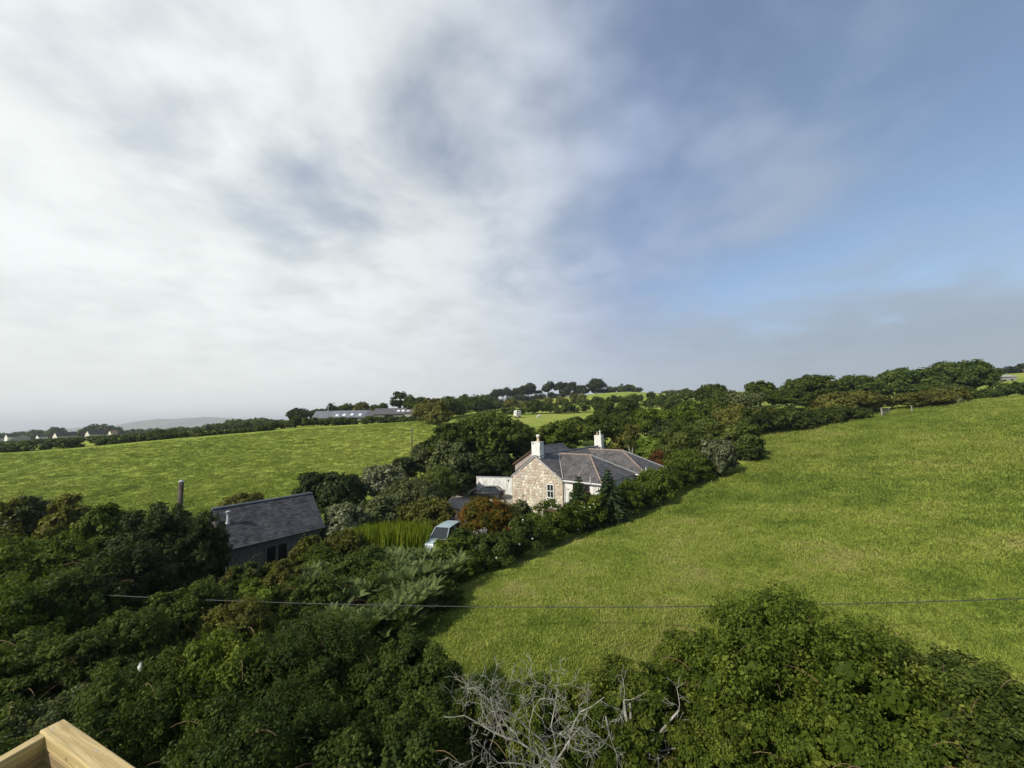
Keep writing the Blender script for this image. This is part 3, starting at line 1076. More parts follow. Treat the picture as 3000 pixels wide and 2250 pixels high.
    slate_plane('roof_slates', [(gx0 - .25, y0 - .2, ze2 - .25 * k2 + .05), (gx0 - .25, y1 + .1, ze2 - .25 * k2 + .05), (rr, y1 + .1, zr2 + .05), (rr, y0 - .2, zr2 + .05)], SLATE_DARK, H, seed=31)
    slate_plane('roof_slates', [(gx1, y0 - .2, zi + .05), (gx1, y1 + .1, zi + .05), (rr, y1 + .1, zr2 + .05), (rr, y0 - .2, zr2 + .05)], SLATE_DARK, H, seed=32)
    ridge_tiles(H, (rr, y0 - .2, zr2 + .07), (rr, y1 + .1, zr2 + .07), SLATE_BLUE, .1)
    MB().prism([(gx0 - .25, 0, ze2 - .25 * k2 - .14), (rr, 0, zr2 - .1), (rr, 0, zr2 + .06), (gx0 - .25, 0, ze2 - .25 * k2 + .04)], (0, y0 - .24, 0), (0, y0 - .19, 0)).build('bargeboard', BROWN, H)
    # chimneys
    def chimney(y, w, dpt, h, pots):
        c = MB().box((0, y, zr + h / 2 - .55), (w, dpt, h + 1.1)).build('chimney', WHITE, H, bevel=.02)
        MB().box((0, y, zr - .02), (w + .18, dpt + .18, .12)).build('flashing', LEAD, c)
        MB().box((0, y, zr + h + .02), (w + .05, dpt + .05, .05)).build('cap', WHITE, c)
        for px, r, hp, mt in pots:
            MB().lathe((px, y, zr + h + .03), [(r * 1.1, 0), (r * 1.1, .08), (r * .85, .14), (r * .78, hp * .75), (r * 1.02, hp * .82), (r * .95, hp), (r * .6, hp)], 12).build('chimney_pot', mt, c, smooth=True)
        return c
    c1 = chimney(.42, 1.2, .78, 1.52, [(.12, .2, .62, mottled('buff_pot', (.42, .33, .22), (.55, .46, .34), 5, .85))])
    MB().lathe((.12, .42, zr + 2.17), [(.17, 0), (.24, .04), (.22, .16), (.1, .22), (.02, .23)], 12).build('cowl', WHITE, c1, smooth=True)
    MB().box((-.33, .025, zr + 1.36), (.2, .03, .1)).build('vent_slot', DARKIN, c1)
    c2 = chimney(15.6, 1.12, .8, 1.6, [(-.22, .17, .52, TERRA), (.2, .12, .66, WHITE)])
    return H
stone_house()

# garden wall beyond the black car
gw = empty('garden_wall', (-2.7, 54.2, gz(-2.7, 54.2)), math.atan2(-1.6, 5.0))
tag(gw, 'white rendered garden wall behind the black parked car', 'wall')
MB().box((0, 0, .75), (5.3, .22, 2.7)).build('wall', WHITE, gw)
MB().box((0, 0, 2.13), (5.42, .32, .07)).build('coping', LEAD, gw)
MB().box((2.05, -.14, 1.72), (.12, .1, .26)).build('wall_lamp', BLACKPL, gw)

# ------------------------------------------------------------------ slate-roofed shed
def shed():
    a = Pz(655, 1615, 2.3); b = Pz(950, 1545, 2.3)
    dirv = Vector((b.x - a.x, b.y - a.y, 0)); L = dirv.length
    rz = math.atan2(dirv.y, dirv.x)
    g = 0.0
    S = empty('timber_shed', (a.x, a.y, g), rz)
    tag(S, 'low weathered timber shed with a dark slate roof and a metal flue', 'shed')
    w, zr, ze = 5.0, 4.82, 2.42
    ins = 0.32
    # local: x along the eave, y towards the ridge, wall face at y=ins
    MB().prism([(0, ins, -.6), (0, w - ins, -.6), (0, w - ins, ze + .1), (0, w / 2, zr - .12), (0, ins, ze + .1)], (.2, 0, 0), (L - .2, 0, 0)).build('wall', TIMBER_GREY, S)
    sl = (zr - ze) / (w / 2)
    slate_plane('roof_slates', [(-.1, -.02, ze - .1), (L + .1, -.02, ze - .1), (L + .1, w / 2, zr), (-.1, w / 2, zr)], SLATE_DARK, S, w=.28, ex=.18, seed=41)
    slate_plane('roof_slates', [(-.1, w + .02, ze - .1), (L + .1, w + .02, ze - .1), (L + .1, w / 2, zr), (-.1, w / 2, zr)], SLATE_DARK, S, w=.28, ex=.18, seed=42)
    ridge_tiles(S, (-.1, w / 2, zr + .02), (L + .1, w / 2, zr + .02), SLATE_BLUE, .1)
    MB().tube([(-.1, -.05, ze - .14), (L + .1, -.05, ze - .14)], .05, 8).build('gutter', BLACKPL, S, fix=False)
    MB().box((L / 2, ins - .04, 1.86), (L - .5, .08, .14)).build('beam', TIMBER_GREY, S)
    rng = random.Random(5)
    for i in range(9):
        x = .35 + i * (L - .7) / 8
        MB().box((x, ins - .06, .75), (.16, .12, 2.1)).build('post', TIMBER_GREY, S)
    for i in range(8):
        x = .35 + (i + .5) * (L - .7) / 8
        if i in (3, 4, 6):
            MB().box((x, ins - .02, .95), (.62, .03, 1.5)).build('opening', DARKIN, S)
        else:
            for k in range(4):
                MB().box((x - .27 + k * .18, ins - .025 - .006 * (k % 2), .72), (.165, .04, 2.0)).build('board', TIMBER_GREY, S)
    y = w / 2 * .60; z = ze - .1 + sl * y
    fl = MB().lathe((.62, y, z - .2), [(.15, 0), (.15, .34), (.09, .38), (.09, 1.0), (.0901, 1.02)], 12).build('flue', LEAD, S, smooth=True)
    MB().lathe((.62, y, z + .82), [(.10, 0), (.19, .03), (.17, .10), (.03, .16)], 12).build('cowl', LEAD, fl, smooth=True)
shed()

# ------------------------------------------------------------------ generic gabled building for the farm and the village
def gabled(name, label, cat, c, L, W_, ze, zr, rz, wallm, roofm, group=None, lights=(), wins=(), doors=(), chim=(), sink=1.0, hip=0.0):
    """local x = ridge, y = depth; the front faces local -y"""
    root = empty(name, c, rz)
    tag(root, label, cat, group)
    MB().prism([(0, -W_ / 2, -sink), (0, W_ / 2, -sink), (0, W_ / 2, ze), (0, 0, zr - .05), (0, -W_ / 2, ze)], (-L / 2, 0, 0), (L / 2, 0, 0)).build('wall', wallm, root)
    k = (zr - ze) / (W_ / 2)
    o_ = .35
    t = .12
    mb = MB()
    for sg in (-1, 1):
        prof = [(0, sg * (W_ / 2 + o_), ze - k * o_ + .04), (0, 0, zr + .04), (0, 0, zr + .04 + t), (0, sg * (W_ / 2 + o_), ze - k * o_ + .04 + t)]
        mb.prism(prof, (-L / 2 - .3, 0, 0), (L / 2 + .3, 0, 0))
    rf = mb.build('roof', roofm, root)
    for (x, f) in lights:
        y = -W_ / 2 * (1 - f); z = ze + k * W_ / 2 * f + .2
        q = MB()
        hx, hy = .55, .5
        dz = k * hy
        q.prism([(x - hx, y - hy, z - dz), (x + hx, y - hy, z - dz), (x + hx, y + hy, z + dz), (x - hx, y + hy, z + dz)], (0, 0, -.06), (0, 0, .05))
        q.build('skylight', plain('pale_skylight', (.62, .66, .70), .15, .6), rf)
    for (x, z, w, h) in wins:
        window(root, (x, -W_ / 2 - .01, z), w, h, out=(0, -1), sill=False, bars=((.5,), ()))
    for (x, w, h) in doors:
        MB().box((x, -W_ / 2 - .03, h / 2 - .2), (w, .06, h + .4)).build('door', DARKIN, root)
    for (x, h) in chim:
        ch = MB().box((x, 0, zr + h / 2 - .3), (.8, .6, h + .6)).build('chimney', wallm, rf)
        MB().lathe((x, 0, zr + h), [(.13, 0), (.1, .4)], 8).build('chimney_pot', TERRA, rf)
    return root

STONE_WALL = mottled('barn_stone', (0.12, 0.11, 0.09), (0.22, 0.20, 0.165), 2.5, .9, .15, .5)
CLAD = mottled('grey_render', (0.24, 0.24, 0.235), (0.32, 0.32, 0.31), 1.5, .85, .2, .2)
def farm():
    def place(u0, u1, v, Y):
        a, b = P(u0, v, Y), P(u1, v, Y)
        return (a.x + b.x) / 2, Y, b.x - a.x
    def zat(u, v, Y):
        return P(u, v, Y).z
    x, y, L = place(930, 1081, 1225, 156); g = gz(x, y)
    r = gabled('barn', 'long low barn with pale blue-grey slate roof and skylights above the field', 'barn', (x, y, g), L, 7, zat(1000, 1223, 156) - g, zat(1000, 1207, 156) - g + .4, R(4), STONE_WALL, SLATE_BLUE,
               'farm buildings on the skyline', lights=((-1.5, .25), (1.2, .3), (4.2, .35), (7.4, .3)), doors=((1, 1.6, 2.2), (6, 1.4, 2)), sink=2)
    MB().lathe((-5.6, -1, 4.6), [(.14, 0), (.14, 2.0), (.2, 2.05), (.2, 2.2), (.05, 2.3)], 10).build('flue', LEAD, r)
    x, y, L = place(1103, 1190, 1225, 148); g = gz(x, y)
    gabled('barn', 'tall barn with dark slate roof and two bright skylights above the field', 'barn', (x, y, g), L, 7.5, zat(1145, 1213, 148) - g, zat(1145, 1197, 148) - g, R(3), STONE_WALL, SLATE_DARK,
           'farm buildings on the skyline', lights=((3.2, .45), (4.9, .45)), wins=((-3, 1.6, 1.2, 1.2), (4.8, 1.5, 1.4, .9)), doors=((0, 3, 2.4),), sink=2)
    x, y, L = place(1191, 1232, 1225, 146); g = gz(x, y)
    gabled('barn', 'short grey-walled barn with slate roof against the trees', 'barn', (x, y, g), L, 7, zat(1210, 1210, 146) - g, zat(1210, 1200, 146) - g, R(2), CLAD, SLATE,
           'farm buildings on the skyline', lights=((-1.6, .5), (1.5, .5)), sink=2)
    x, y, L = place(1079, 1104, 1225, 147.5); g = gz(x, y)
    gabled('farm_store', 'dark low link building between two barns', 'building', (x, y, g), L, 5, zat(1090, 1217, 147) - g, zat(1090, 1205, 147) - g, R(4), STONE_WALL, SLATE_DARK,
           'farm buildings on the skyline', doors=((-.8, 1.2, 1.6),), wins=((1, 1.2, 1, .6),), sink=2)
farm()

DKROOF = mottled('dark_tile_roof', (0.018, 0.018, 0.02), (0.035, 0.033, 0.034), 1, .9, .05, .2)
RDROOF = mottled('brown_tile_roof', (0.13, 0.08, 0.06), (0.19, 0.12, 0.09), 1, .8, .2, .2)
def village():
    grp = 'bungalows at the edge of the village'
    def put(label, u, vb, Y, L, W_, ze, zr, rz, wm, rm, name='bungalow', **kw):
        p = P(u, vb, Y)
        gabled(name, label, 'house', (p.x, Y, p.z), L, W_, ze, zr, R(rz), wm, rm, grp, sink=5, **kw)
    put('cream bungalow with dark roof, its pale gable end turned to the field', 190, 1290, 330, 12, 8, 3.6, 7.0, 68, CREAM, DKROOF, wins=((-4, 2.0, 1.6, 1.2), (0, 2.0, 1.6, 1.2), (4, 2.0, 1.6, 1.2)), chim=((3, 1.0),))
    put('cream bungalow in front of the round wood, beside a pole', 282, 1284, 345, 12, 8, 3.6, 7.0, 68, CREAM, DKROOF, wins=((-4, 2.0, 1.6, 1.2), (0, 2.0, 1.6, 1.2), (4, 2.0, 1.6, 1.2)))
    put('broad pale grey house with low-pitched roof among village hedges', 60, 1298, 300, 9, 9, 3.6, 6.0, -40, CLAD, CLAD, 'house', wins=((0, 1.8, 1.2, 1.0),))
    put('white house close behind the broad grey one', 30, 1294, 330, 5, 6, 4.2, 6.6, 68, WHITE, DKROOF, 'house', wins=((0, 2.2, 1.2, 1.2),))
    put('white house row under a dark roof at the village end', -6, 1296, 340, 10, 7, 3.6, 6.4, 68, WHITE, DKROOF, 'house', wins=((-3, 2, 1.4, 1.2), (0, 2, 1.4, 1.2), (3, 2, 1.4, 1.2)))
    put('low white bungalow behind two parked white cars', 122, 1290, 345, 5.5, 6, 3.2, 5.0, 66, WHITE, DKROOF, wins=((-1, 1.8, 1.4, 1),))
    put('small brown-roofed bungalow beside the wooden pole', 330, 1278, 360, 4.5, 6, 3.0, 5.2, 66, CREAM, RDROOF)
village()

# old long barn on the hillside above the right-hand field
def hill_barn():
    Y = 168
    a, b = P(2848, 1120, Y), P(2946, 1120, Y)
    x = (a.x + b.x) / 2
    g = P(2900, 1124, Y).z
    r = gabled('hillside_barn', 'long grey weathered barn with two dark doorways on the hillside', 'barn', (x, Y, g), b.x - a.x, 7, P(2900, 1107, Y).z - g, P(2900, 1101, Y).z - g, R(-6), mottled('sheet_cladding', (.19, .18, .16), (.28, .27, .24), 3, .85, .2, .3, 'Object', 5, (4, 4, .2)), CLAD,
               doors=((2.6, 1.4, 1.3), (5.4, .9, 1.5)), sink=3)
hill_barn()

# ------------------------------------------------------------------ trees and bushes round the house
G_GARD = 'garden shrubs round the stone house'
def B(*a, **k):
    return plant('shrub', 'bush', *a, cat='shrub', **k)
def T(*a, **k):
    return plant('tree', 'tree', *a, cat='tree', shape='tree', **k)

# big trees behind the house
T(1430, 1198, 122, 64, 'large broad dark-green tree towering over the white garden wall', mat='oak', base=.05, n=22, size=.36, lai=2.2, seed=501, depth=.8)
T(1318, 1232, 62, 60, 'mid-sized tree joined to the pasture side of the large broad tree', mat='oak', base=.02, n=12, seed=502)
T(1520, 1236, 66, 67, 'rounded tree filling between the large broad tree and the house', mat='oak', base=.03, n=14, seed=546, size=.4)
B(1455, 1322, 60, 60, 'dark shrub mass behind the white garden wall', mat='dark', n=13, seed=547)
B(1545, 1300, 40, 63, 'dark shrub hard against the rear of the house', mat='dark', n=11, seed=548)
T(1256, 1290, 40, 66, 'small oak on the corner of the bright field beside the large tree', mat='oak', base=.02, n=11, seed=549)
T(1630, 1232, 60, 68, 'glossy mid-green tree directly behind the front chimney', mat='thorn', base=.05, n=14, seed=503, size=.4)
T(1770, 1206, 74, 76, 'dark brown-green tree rising behind the rear chimney', mat='oak', base=.05, n=15, seed=504, size=.4)
T(1888, 1196, 42, 78, 'tall mid-green tree behind the lime shrub', mat='thorn', base=.1, n=12, seed=505)
T(1690, 1222, 40, 84, 'dark tree in the gap between the two chimneys', mat='oak', base=.05, n=10, seed=506)
T(1956, 1224, 48, 70, 'dark grey-green rounded tree above the house roof', mat='dark', base=.05, n=11, seed=507)
T(2010, 1178, 40, 88, 'bright yellow-green tree in the valley scrub', mat='bright', base=.05, n=11, seed=508)
T(2082, 1172, 36, 94, 'pale green domed tree beside the bright yellow-green tree', mat='thorn', base=.05, n=10, seed=509)
T(1948, 1201, 30, 90, 'small bright green tree below the green hill', mat='bright', base=.05, n=9, seed=510)
B(1830, 1238, 40, 74, 'brown-green shrub against the rear hip of the house roof', mat='olive', seed=511)
# row along the lane left of the house
B(1243, 1300, 42, 60, 'rounded bush by the thin field pole', mat='grey', seed=512)
B(1186, 1338, 34, 57, 'small dark bush on the field edge', mat='dark', seed=513)
B(1316, 1294, 52, 56, 'grey-green upright shrub in front of the large broad tree', mat='grey', n=13, seed=514)
B(1395, 1330, 40, 57, 'dark shrub overhanging the garden wall', mat='dark', seed=515)
B(1345, 1385, 38, 52, 'glossy green laurel beside the black car', mat='dark', seed=516)
B(1118, 1360, 66, 50, 'silvery-leaved bush on the edge of the tussocky pasture', mat='silver', n=12, seed=517)
B(1285, 1364, 48, 47, 'feathery light green tamarisk bush by the driveway', mat='feather', n=12, aspect=.3, up=.2, lean=(0, 0, 1), seed=518)
B(1205, 1402, 86, 43, 'wide feathery grey-green bush by the driveway', mat='grey', n=15, aspect=.35, lean=(.3, 0, .8), seed=519)
B(1250, 1462, 78, 40, 'dark olive bush behind the pale blue van', mat='olive', n=12, seed=520)
B(1130, 1452, 58, 40, 'grey shrub between the shed and the wide feathery bush', mat='grey', n=11, seed=521)
B(916, 1382, 46, 46, 'dark evergreen behind the shed roof', mat='dark', n=10, seed=522)
B(1002, 1384, 64, 45, 'broad blackish evergreen behind the end of the shed', mat='dark', n=12, seed=523)
B(1012, 1472, 62, 35, 'grey-leaved shrub at the end of the shed', mat='silver', n=11, seed=524)
B(712, 1446, 50, 40, 'low bush showing over the shed ridge', mat='olive', seed=525)
# beside the right-hand hedge, beyond the house
B(1900, 1270, 38, 61, 'bright lime-green shrub above the hipped roof', mat='lime', n=12, seed=526)
B(1930, 1322, 30, 58, 'low russet bush at the corner of the hipped roof', mat='maroon', seed=527)
B(1990, 1234, 58, 57, 'upright light green tamarisk beside the field hedge', mat='feather', n=13, aspect=.3, lean=(.1, 0, 1), up=.2, seed=528)
B(2072, 1218, 48, 64, 'feathery green bush behind the silver-leaved shrub', mat='feather', n=12, aspect=.35, seed=529)
B(2098, 1284, 52, 54, 'silver-leaved shrub in the field hedge', mat='silver', n=12, seed=530)
B(2160, 1236, 56, 62, 'pale green shrub at the bend of the field hedge', mat='feather', n=13, seed=531)
B(2010, 1318, 60, 53, 'mid-green bush along the field hedge beyond the house', mat='thorn', n=12, seed=532)
B(2190, 1288, 34, 60, 'dark bush at the inner corner of the sloping meadow', mat='bramble', seed=533)
# russet shrub and garden plants in front of the gable
B(1424, 1450, 84, 36, 'rounded russet and green shrub in front of the driveway', mat='russet', n=16, size=.42, seed=534, leaf=.16)
B(1520, 1468, 34, 40, 'small grey-green bush at the foot of the stone gable', mat='grey', seed=535)
B(1346, 1556, 44, 30.5, 'bush with purple stems beside the pale blue van', mat='bramble', seed=536)
B(898, 1566, 44, 28, 'olive and maroon bush below the shed eaves', mat='olive', n=11, seed=537)
B(1060, 1610, 90, 25, 'low mixed shrub in front of the sword-leaved bed', mat='bramble', n=14, seed=538)
B(740, 1690, 60, 21, 'low green bush in front of the shed wall', mat='thorn', seed=539)
B(690, 1660, 30, 22.5, 'small maroon-leaved plant at the shed wall', mat='maroon', seed=540)
B(1010, 1560, 70, 30, 'dark low bush beside the sword-leaved bed', mat='olive', seed=541)

# cordyline with pale stem
def cordyline():
    p = P(1850, 1335, 60); g = gz(p.x, p.y)
    root = empty('cordyline_palm', (p.x, p.y, g)); tag(root, 'slim pale-stemmed palm-like cordyline beside the lime shrub', 'tree')
    top = P(1855, 1284, 60).z - g
    MB().tube([(0, 0, -.2), (.1, 0, top * .5), (.25, 0, top * .8)], [.14, .11, .09], 8).build('trunk', BARK_PALE, root, fix=False)
    MB().tube([(.1, 0, top * .5), (-.3, 0, top * .7), (-.4, 0, top * .85)], [.09, .08, .06], 7).build('trunk', BARK_PALE, root, fix=False)
    rng = np.random.default_rng(4)
    C, N, TT = [], [], []
    for c in ((.3, 0, top * .85), (-.4, 0, top * .9)):
        for _ in range(160):
            d_ = unit(rng.normal(size=3) + np.array([0, 0, .35]))
            C.append(np.array(c) + d_ * .42); TT.append(d_); N.append(unit(rng.normal(size=3)))
    C, N, TT = map(np.array, (C, N, TT))
    V, Q = leaf_quads(C, N, np.full(len(C), .9), rng, .1, .02, T=TT)
    link(bpy.data.objects.new('leaf_rosette', mesh_np('leaf_rosette', V, Q, LEAF['feather'], np.repeat(rng.random(len(C)), 4))), root)
cordyline()

# young spruces by the white wing
def spruce(label, u, vt, vb, hw, Y, seed):
    p = P(u, vt, Y); g = gz(p.x, p.y)
    H = p.z - g; r = hw * Y / FPX
    rng = np.random.default_rng(seed)
    root = empty('spruce', (p.x, p.y, g)); tag(root, label, 'tree', 'young spruces by the white wing')
    MB().tube([(0, 0, -.2), (0, 0, H * .5), (0, 0, H * .98)], [.13, .08, .02], 7).build('trunk', BARK, root, fix=False)
    C, N, L, TT = [], [], [], []
    mb = MB()
    nl = 17
    for i in range(nl):
        f = i / (nl - 1)
        z = H * (.10 + .86 * f); rr = r * (1 - f) ** .8 * rng.uniform(.85, 1.15) + .1
        nb = int(9 - 4 * f)
        for k in range(nb):
            an = 2 * math.pi * (k + rng.random() * .6) / nb + i
            dd = np.array([math.cos(an), math.sin(an), 0])
            ln = rr * rng.uniform(.7, 1.1)
            mb.tube([(0, 0, z), tuple(dd * ln * .6 + np.array([0, 0, z - .03 * ln])), tuple(dd * ln + np.array([0, 0, z - .22 * ln]))], [.02, .014, .006], 4, cap=False)
            m = int(44 * ln) + 14
            for _ in range(m):
                t = rng.random() ** .7
                q = dd * ln * t + np.array([0, 0, z - .22 * ln * t * t])
                sd = np.array([-dd[1], dd[0], 0]) * rng.choice((-1, 1))
                tv = unit(dd * .7 + sd * .7 + np.array([0, 0, -.25]))
                w_ = .40 * (1.1 - .5 * t)
                C.append(q + tv * w_ * .4 + rng.normal(size=3) * .03); TT.append(tv); N.append(unit(np.array([0, 0, 1.]) + rng.normal(size=3) * .35)); L.append(w_)
    mb.build('branch', BARK, root, fix=False)
    V, Q = leaf_quads(np.array(C), np.array(N), np.array(L), rng, .42, .05, T=np.array(TT))
    link(bpy.data.objects.new('foliage', mesh_np('foliage', V, Q, LEAF['spruce'], np.repeat(rng.random(len(C)), 4))), root)
spruce('smaller young spruce in front of the brown-framed window', 1694, 1392, 1500, 46, 36.5, 61)
spruce('taller young spruce by the corner of the white wing', 1780, 1372, 1480, 62, 37.5, 62)

# ------------------------------------------------------------------ right-hand field: sycamores, scrub and hedges
G_SYC = 'dome-topped sycamores along the sloping meadow'
T(2797, 1056, 76, 104, 'tallest dome-topped sycamore, beside the old hillside barn', mat='sycamore', base=.04, n=20, group=G_SYC, seed=601, size=.42)
T(2650, 1078, 72, 104, 'broad sycamore directly behind the gap with the gate', mat='sycamore', base=.04, n=18, group=G_SYC, seed=602, size=.42)
T(2736, 1112, 40, 99, 'lower sycamore filling between the two highest domes', mat='sycamore', base=.04, n=12, group=G_SYC, seed=612)
T(2508, 1098, 60, 101, 'layered sycamore behind the olive-green scrub bush', mat='sycamore', base=.04, n=16, group=G_SYC, seed=603, size=.42)
T(2368, 1097, 76, 105, 'wide olive-topped sycamore in the middle of the row', mat='oak', base=.04, n=18, group=G_SYC, seed=604, size=.42)
T(2222, 1117, 42, 108, 'narrow sycamore at the scrub end of the row', mat='oak', base=.04, n=13, group=G_SYC, seed=605)
T(2312, 1134, 62, 96, 'dark tree in front of the wide olive-topped sycamore', mat='oak', base=.04, n=14, group=G_SYC, seed=606)
B(2480, 1150, 96, 90, 'olive-green scrub bush in front of the layered sycamore', mat='olive', n=18, size=.36, seed=607)
B(2690, 1148, 62, 85, 'brownish rounded bush beside the field gate', mat='olive', n=14, seed=608)
B(2768, 1142, 48, 86, 'yellow-green topped bush joined to the brownish one', mat='olive', n=12, seed=609)
B(2790, 1172, 34, 84, 'low dark bush at the foot of the yellow-green topped one', mat='grey', n=9, seed=613)
B(2440, 1185, 50, 86, 'low pale bush in the hedge below the sycamores', mat='olive', n=10, seed=610)
T(2095, 1126, 30, 132, 'dark dome tree on the skyline above the valley scrub', mat='oak', base=.05, n=12, seed=614)
T(2056, 1136, 15, 134, 'small dark round tree beside the skyline dome tree', mat='oak', base=.05, n=8, seed=615)
B(2150, 1148, 40, 112, 'grey thicket between skyline dome tree and sycamores', mat='grey', n=12, seed=616)
T(2186, 1150, 42, 97, 'sparse grey tree with pale bare trunk', mat='grey', base=.3, n=12, lai=.9, wood=BARK_PALE, seed=617)
B(2140, 1196, 44, 88, 'feathery olive bush below the sparse grey tree', mat='olive', n=11, seed=618)
B(2230, 1192, 46, 84, 'green bush at the foot of the narrow sycamore', mat='olive', n=11, seed=619)
B(2300, 1196, 50, 82, 'bramble bush in the hedge at the top of the sloping meadow', mat='bramble', n=11, seed=620)

def hx(pts, z=None):
    return pts
# the long field hedge: foot points photographed on the field side
foot = [(1184, 1787, 21.6), (1320, 1720, 23.5), (1421, 1689, 25.0), (1523, 1662, 26.5), (1640, 1612, 30), (1760, 1560, 34.5), (1896, 1513, 39), (2006, 1458, 45.8), (2100, 1412, 51), (2180, 1375, 57)]
mid = []
for i, (u, v, Y) in enumerate(foot):
    p = P(u, v, Y)
    mid.append((p.x - 1.35, p.y + 1.1, (2.2, 2.4, 2.5, 2.6, 2.8, 3.2, 3.6, 3.6, 3.4, 3.2)[i]))
hedge('field_hedge', 'long bramble hedge between the stone house and the sloping meadow', mid[4:], 2.6, 2.3, .17, 'thorn', 701, lai=2.5, flowers=60, maxleaf=46000)
hedge('field_hedge', 'nearer stretch of bramble hedge beside the bracken', mid[:5], 2.4, 2.4, .13, 'bramble', 702, lai=2.5, flowers=25, maxleaf=34000)
inner = [(m[0] - 1.7, m[1] + 1.9, m[2] - .9) for m in mid]
hedge('garden_hedge', 'lighter green garden hedge in front of the white wing', inner[4:8], 2.6, 1.9, .17, 'bramble', 703, lai=2.2, flowers=30, maxleaf=20000)
far_edge = [(2205, 1288, 75, 4.4), (2270, 1278, 77, 4.2), (2345, 1268, 78.5, 3.8), (2430, 1248, 79.5, 3.2), (2489, 1235, 80, 2.7), (2572, 1224, 80.5, 2.3)]
hedge('far_hedge', 'dark hedge along the top of the sloping meadow, below the sycamores', [(P(u, v, Y).x, Y + 1.5, h) for u, v, Y, h in far_edge], 2.8, 2.6, .42, 'bramble', 704, lai=2.2, step=.5, maxleaf=16000)
hedge('upper_hedge', 'dark upper hedge below the old hillside barn', [(P(u, v, Y).x, Y + 1.5, h) for u, v, Y, h in ((2800, 1190, 90, 3.0), (2880, 1172, 92, 3.0), (2960, 1168, 92, 3.0), (3060, 1160, 92, 3.2), (3160, 1150, 92, 3))], 3, 2.8, .45, 'sycamore', 705, lai=2.0)
hedge('skyline_hedge', 'low dark hedge on the skyline behind the hillside barn', [(P(u, 1095, 205).x, 205, h) for u, h in ((2846, 2.0), (2876, 3.0), (2905, 2.0), (2950, 3.0), (2992, 3.6), (3060, 3))], 3, 3.4, .9, 'pine', 706, lai=1.8)

# ------------------------------------------------------------------ middle distance: pony field, hill and pines
G_SCR = 'scrub rows below the hill'
def row(label, pts, h, w, leaf, mat, seed, name='scrub_row', group=G_SCR, cat='hedge', wob=.35, lai=1.9):
    hedge(name, label, [(P(u, 1220, Y).x, Y, hh) for u, Y, hh in pts], h, w, leaf, mat, seed, group, lai=lai, wob=wob, cat=cat)
row('dark hedge behind the pony and the white horsebox', [(1470, 168, 3), (1540, 168, 5), (1600, 172, 5), (1680, 172, 4.5), (1760, 170, 5), (1860, 168, 5), (1960, 160, 5)], 4.5, 4, .75, 'bramble', 711)
row('scrub row on the slope below the hilltop pines', [(1440, 236, 3), (1520, 240, 4), (1600, 244, 5), (1680, 246, 6), (1720, 240, 5)], 4.5, 6, 1.0, 'olive', 712)
row('dark bank of scrub at the foot of the hilltop pines', [(1405, 330, 5), (1460, 350, 5), (1540, 365, 6.5), (1620, 372, 6.5), (1700, 372, 7), (1780, 366, 6), (1840, 350, 4), (1890, 340, 3)], 6, 8, 1.3, 'pine', 713)
row('scrub belt across the green hill', [(1700, 228, 4), (1760, 226, 3), (1830, 218, 3), (1900, 212, 3.5), (1970, 200, 4), (2050, 190, 5), (2120, 180, 6)], 4, 5, 1.0, 'oak', 714)
row('rough hedge in the valley below the scrub belt', [(1780, 128, 4), (1850, 124, 5), (1920, 120, 5), (1990, 118, 5), (2060, 114, 6), (2140, 112, 6)], 5, 5, .6, 'bramble', 715)
row('thicket of low trees behind the tall green tree', [(1730, 112, 5), (1800, 108, 6), (1870, 104, 6), (1940, 100, 6)], 5.5, 5, .5, 'oak', 716)
row('dark thicket between farm trees and pony field', [(1250, 140, 6), (1300, 146, 7), (1360, 170, 7), (1420, 190, 7), (1460, 205, 6)], 6, 6, .7, 'sycamore', 717)
row('hedge beside the large broad tree at the corner of the tussocky pasture', [(1255, 108, 3), (1275, 104, 4), (1300, 98, 5)], 4, 4, .5, 'olive', 718)
row('small skyline bushes on the green hill', [(1946, 345, 2), (1966, 345, 2.5), (1990, 340, 2), (2010, 335, 3), (2036, 330, 4)], 2.5, 4, 1.2, 'oak', 719)
row('bush line running from the umbrella-topped pine to the green hill', [(1786, 372, 5), (1812, 368, 7), (1840, 362, 7), (1866, 352, 4)], 5, 7, 1.2, 'oak', 720)

def pine(label, u, vt, vb, hw, Y, seed, n=6, open_=False, group='pines on the hilltop'):
    p = P(u, vt, Y); g = gz(p.x, p.y)
    H = max(p.z - g, 5); r = hw * Y / FPX
    rng = np.random.default_rng(seed)
    root = empty('pine_tree', (p.x, p.y, g)); tag(root, label, 'tree', group)
    lobes = []
    for i in range(n + 4):
        f = rng.random()
        zz_ = H * (.54 + .40 * f)
        sp = r * (.95 - .45 * f) * rng.uniform(.45, 1.0)
        an = i * 2.4 + rng.random()
        s_ = r * rng.uniform(.20, .46)
        lobes.append((math.cos(an) * sp + .18 * r * f, math.sin(an) * sp, zz_, s_ * 1.15, s_, s_ * rng.uniform(.32, .55) + .2))
    lobes.append((.12 * r, 0, H * .93, r * .5, r * .5, r * .2 + .3))
    mb = MB()
    mb.tube([(0, 0, -.5), (rng.normal() * .3, 0, H * .45), (rng.normal() * .3, 0, H * .9)], [.75, .6, .3], 7)
    for l in lobes:
        mb.tube(limb_path((0, 0, l[2] - H * .16), (l[0], l[1], l[2]), rng, 4), [.22, .17, .12, .06], 5)
    mb.build('trunk', BARK, root, fix=False)
    lf = leaf_at(Y) * .7
    me = crown_mesh('crown', lobes, lf, LEAF['pine'], seed, 1.5 if open_ else 2.0, ragged=.5)
    link(bpy.data.objects.new('crown', me), root)
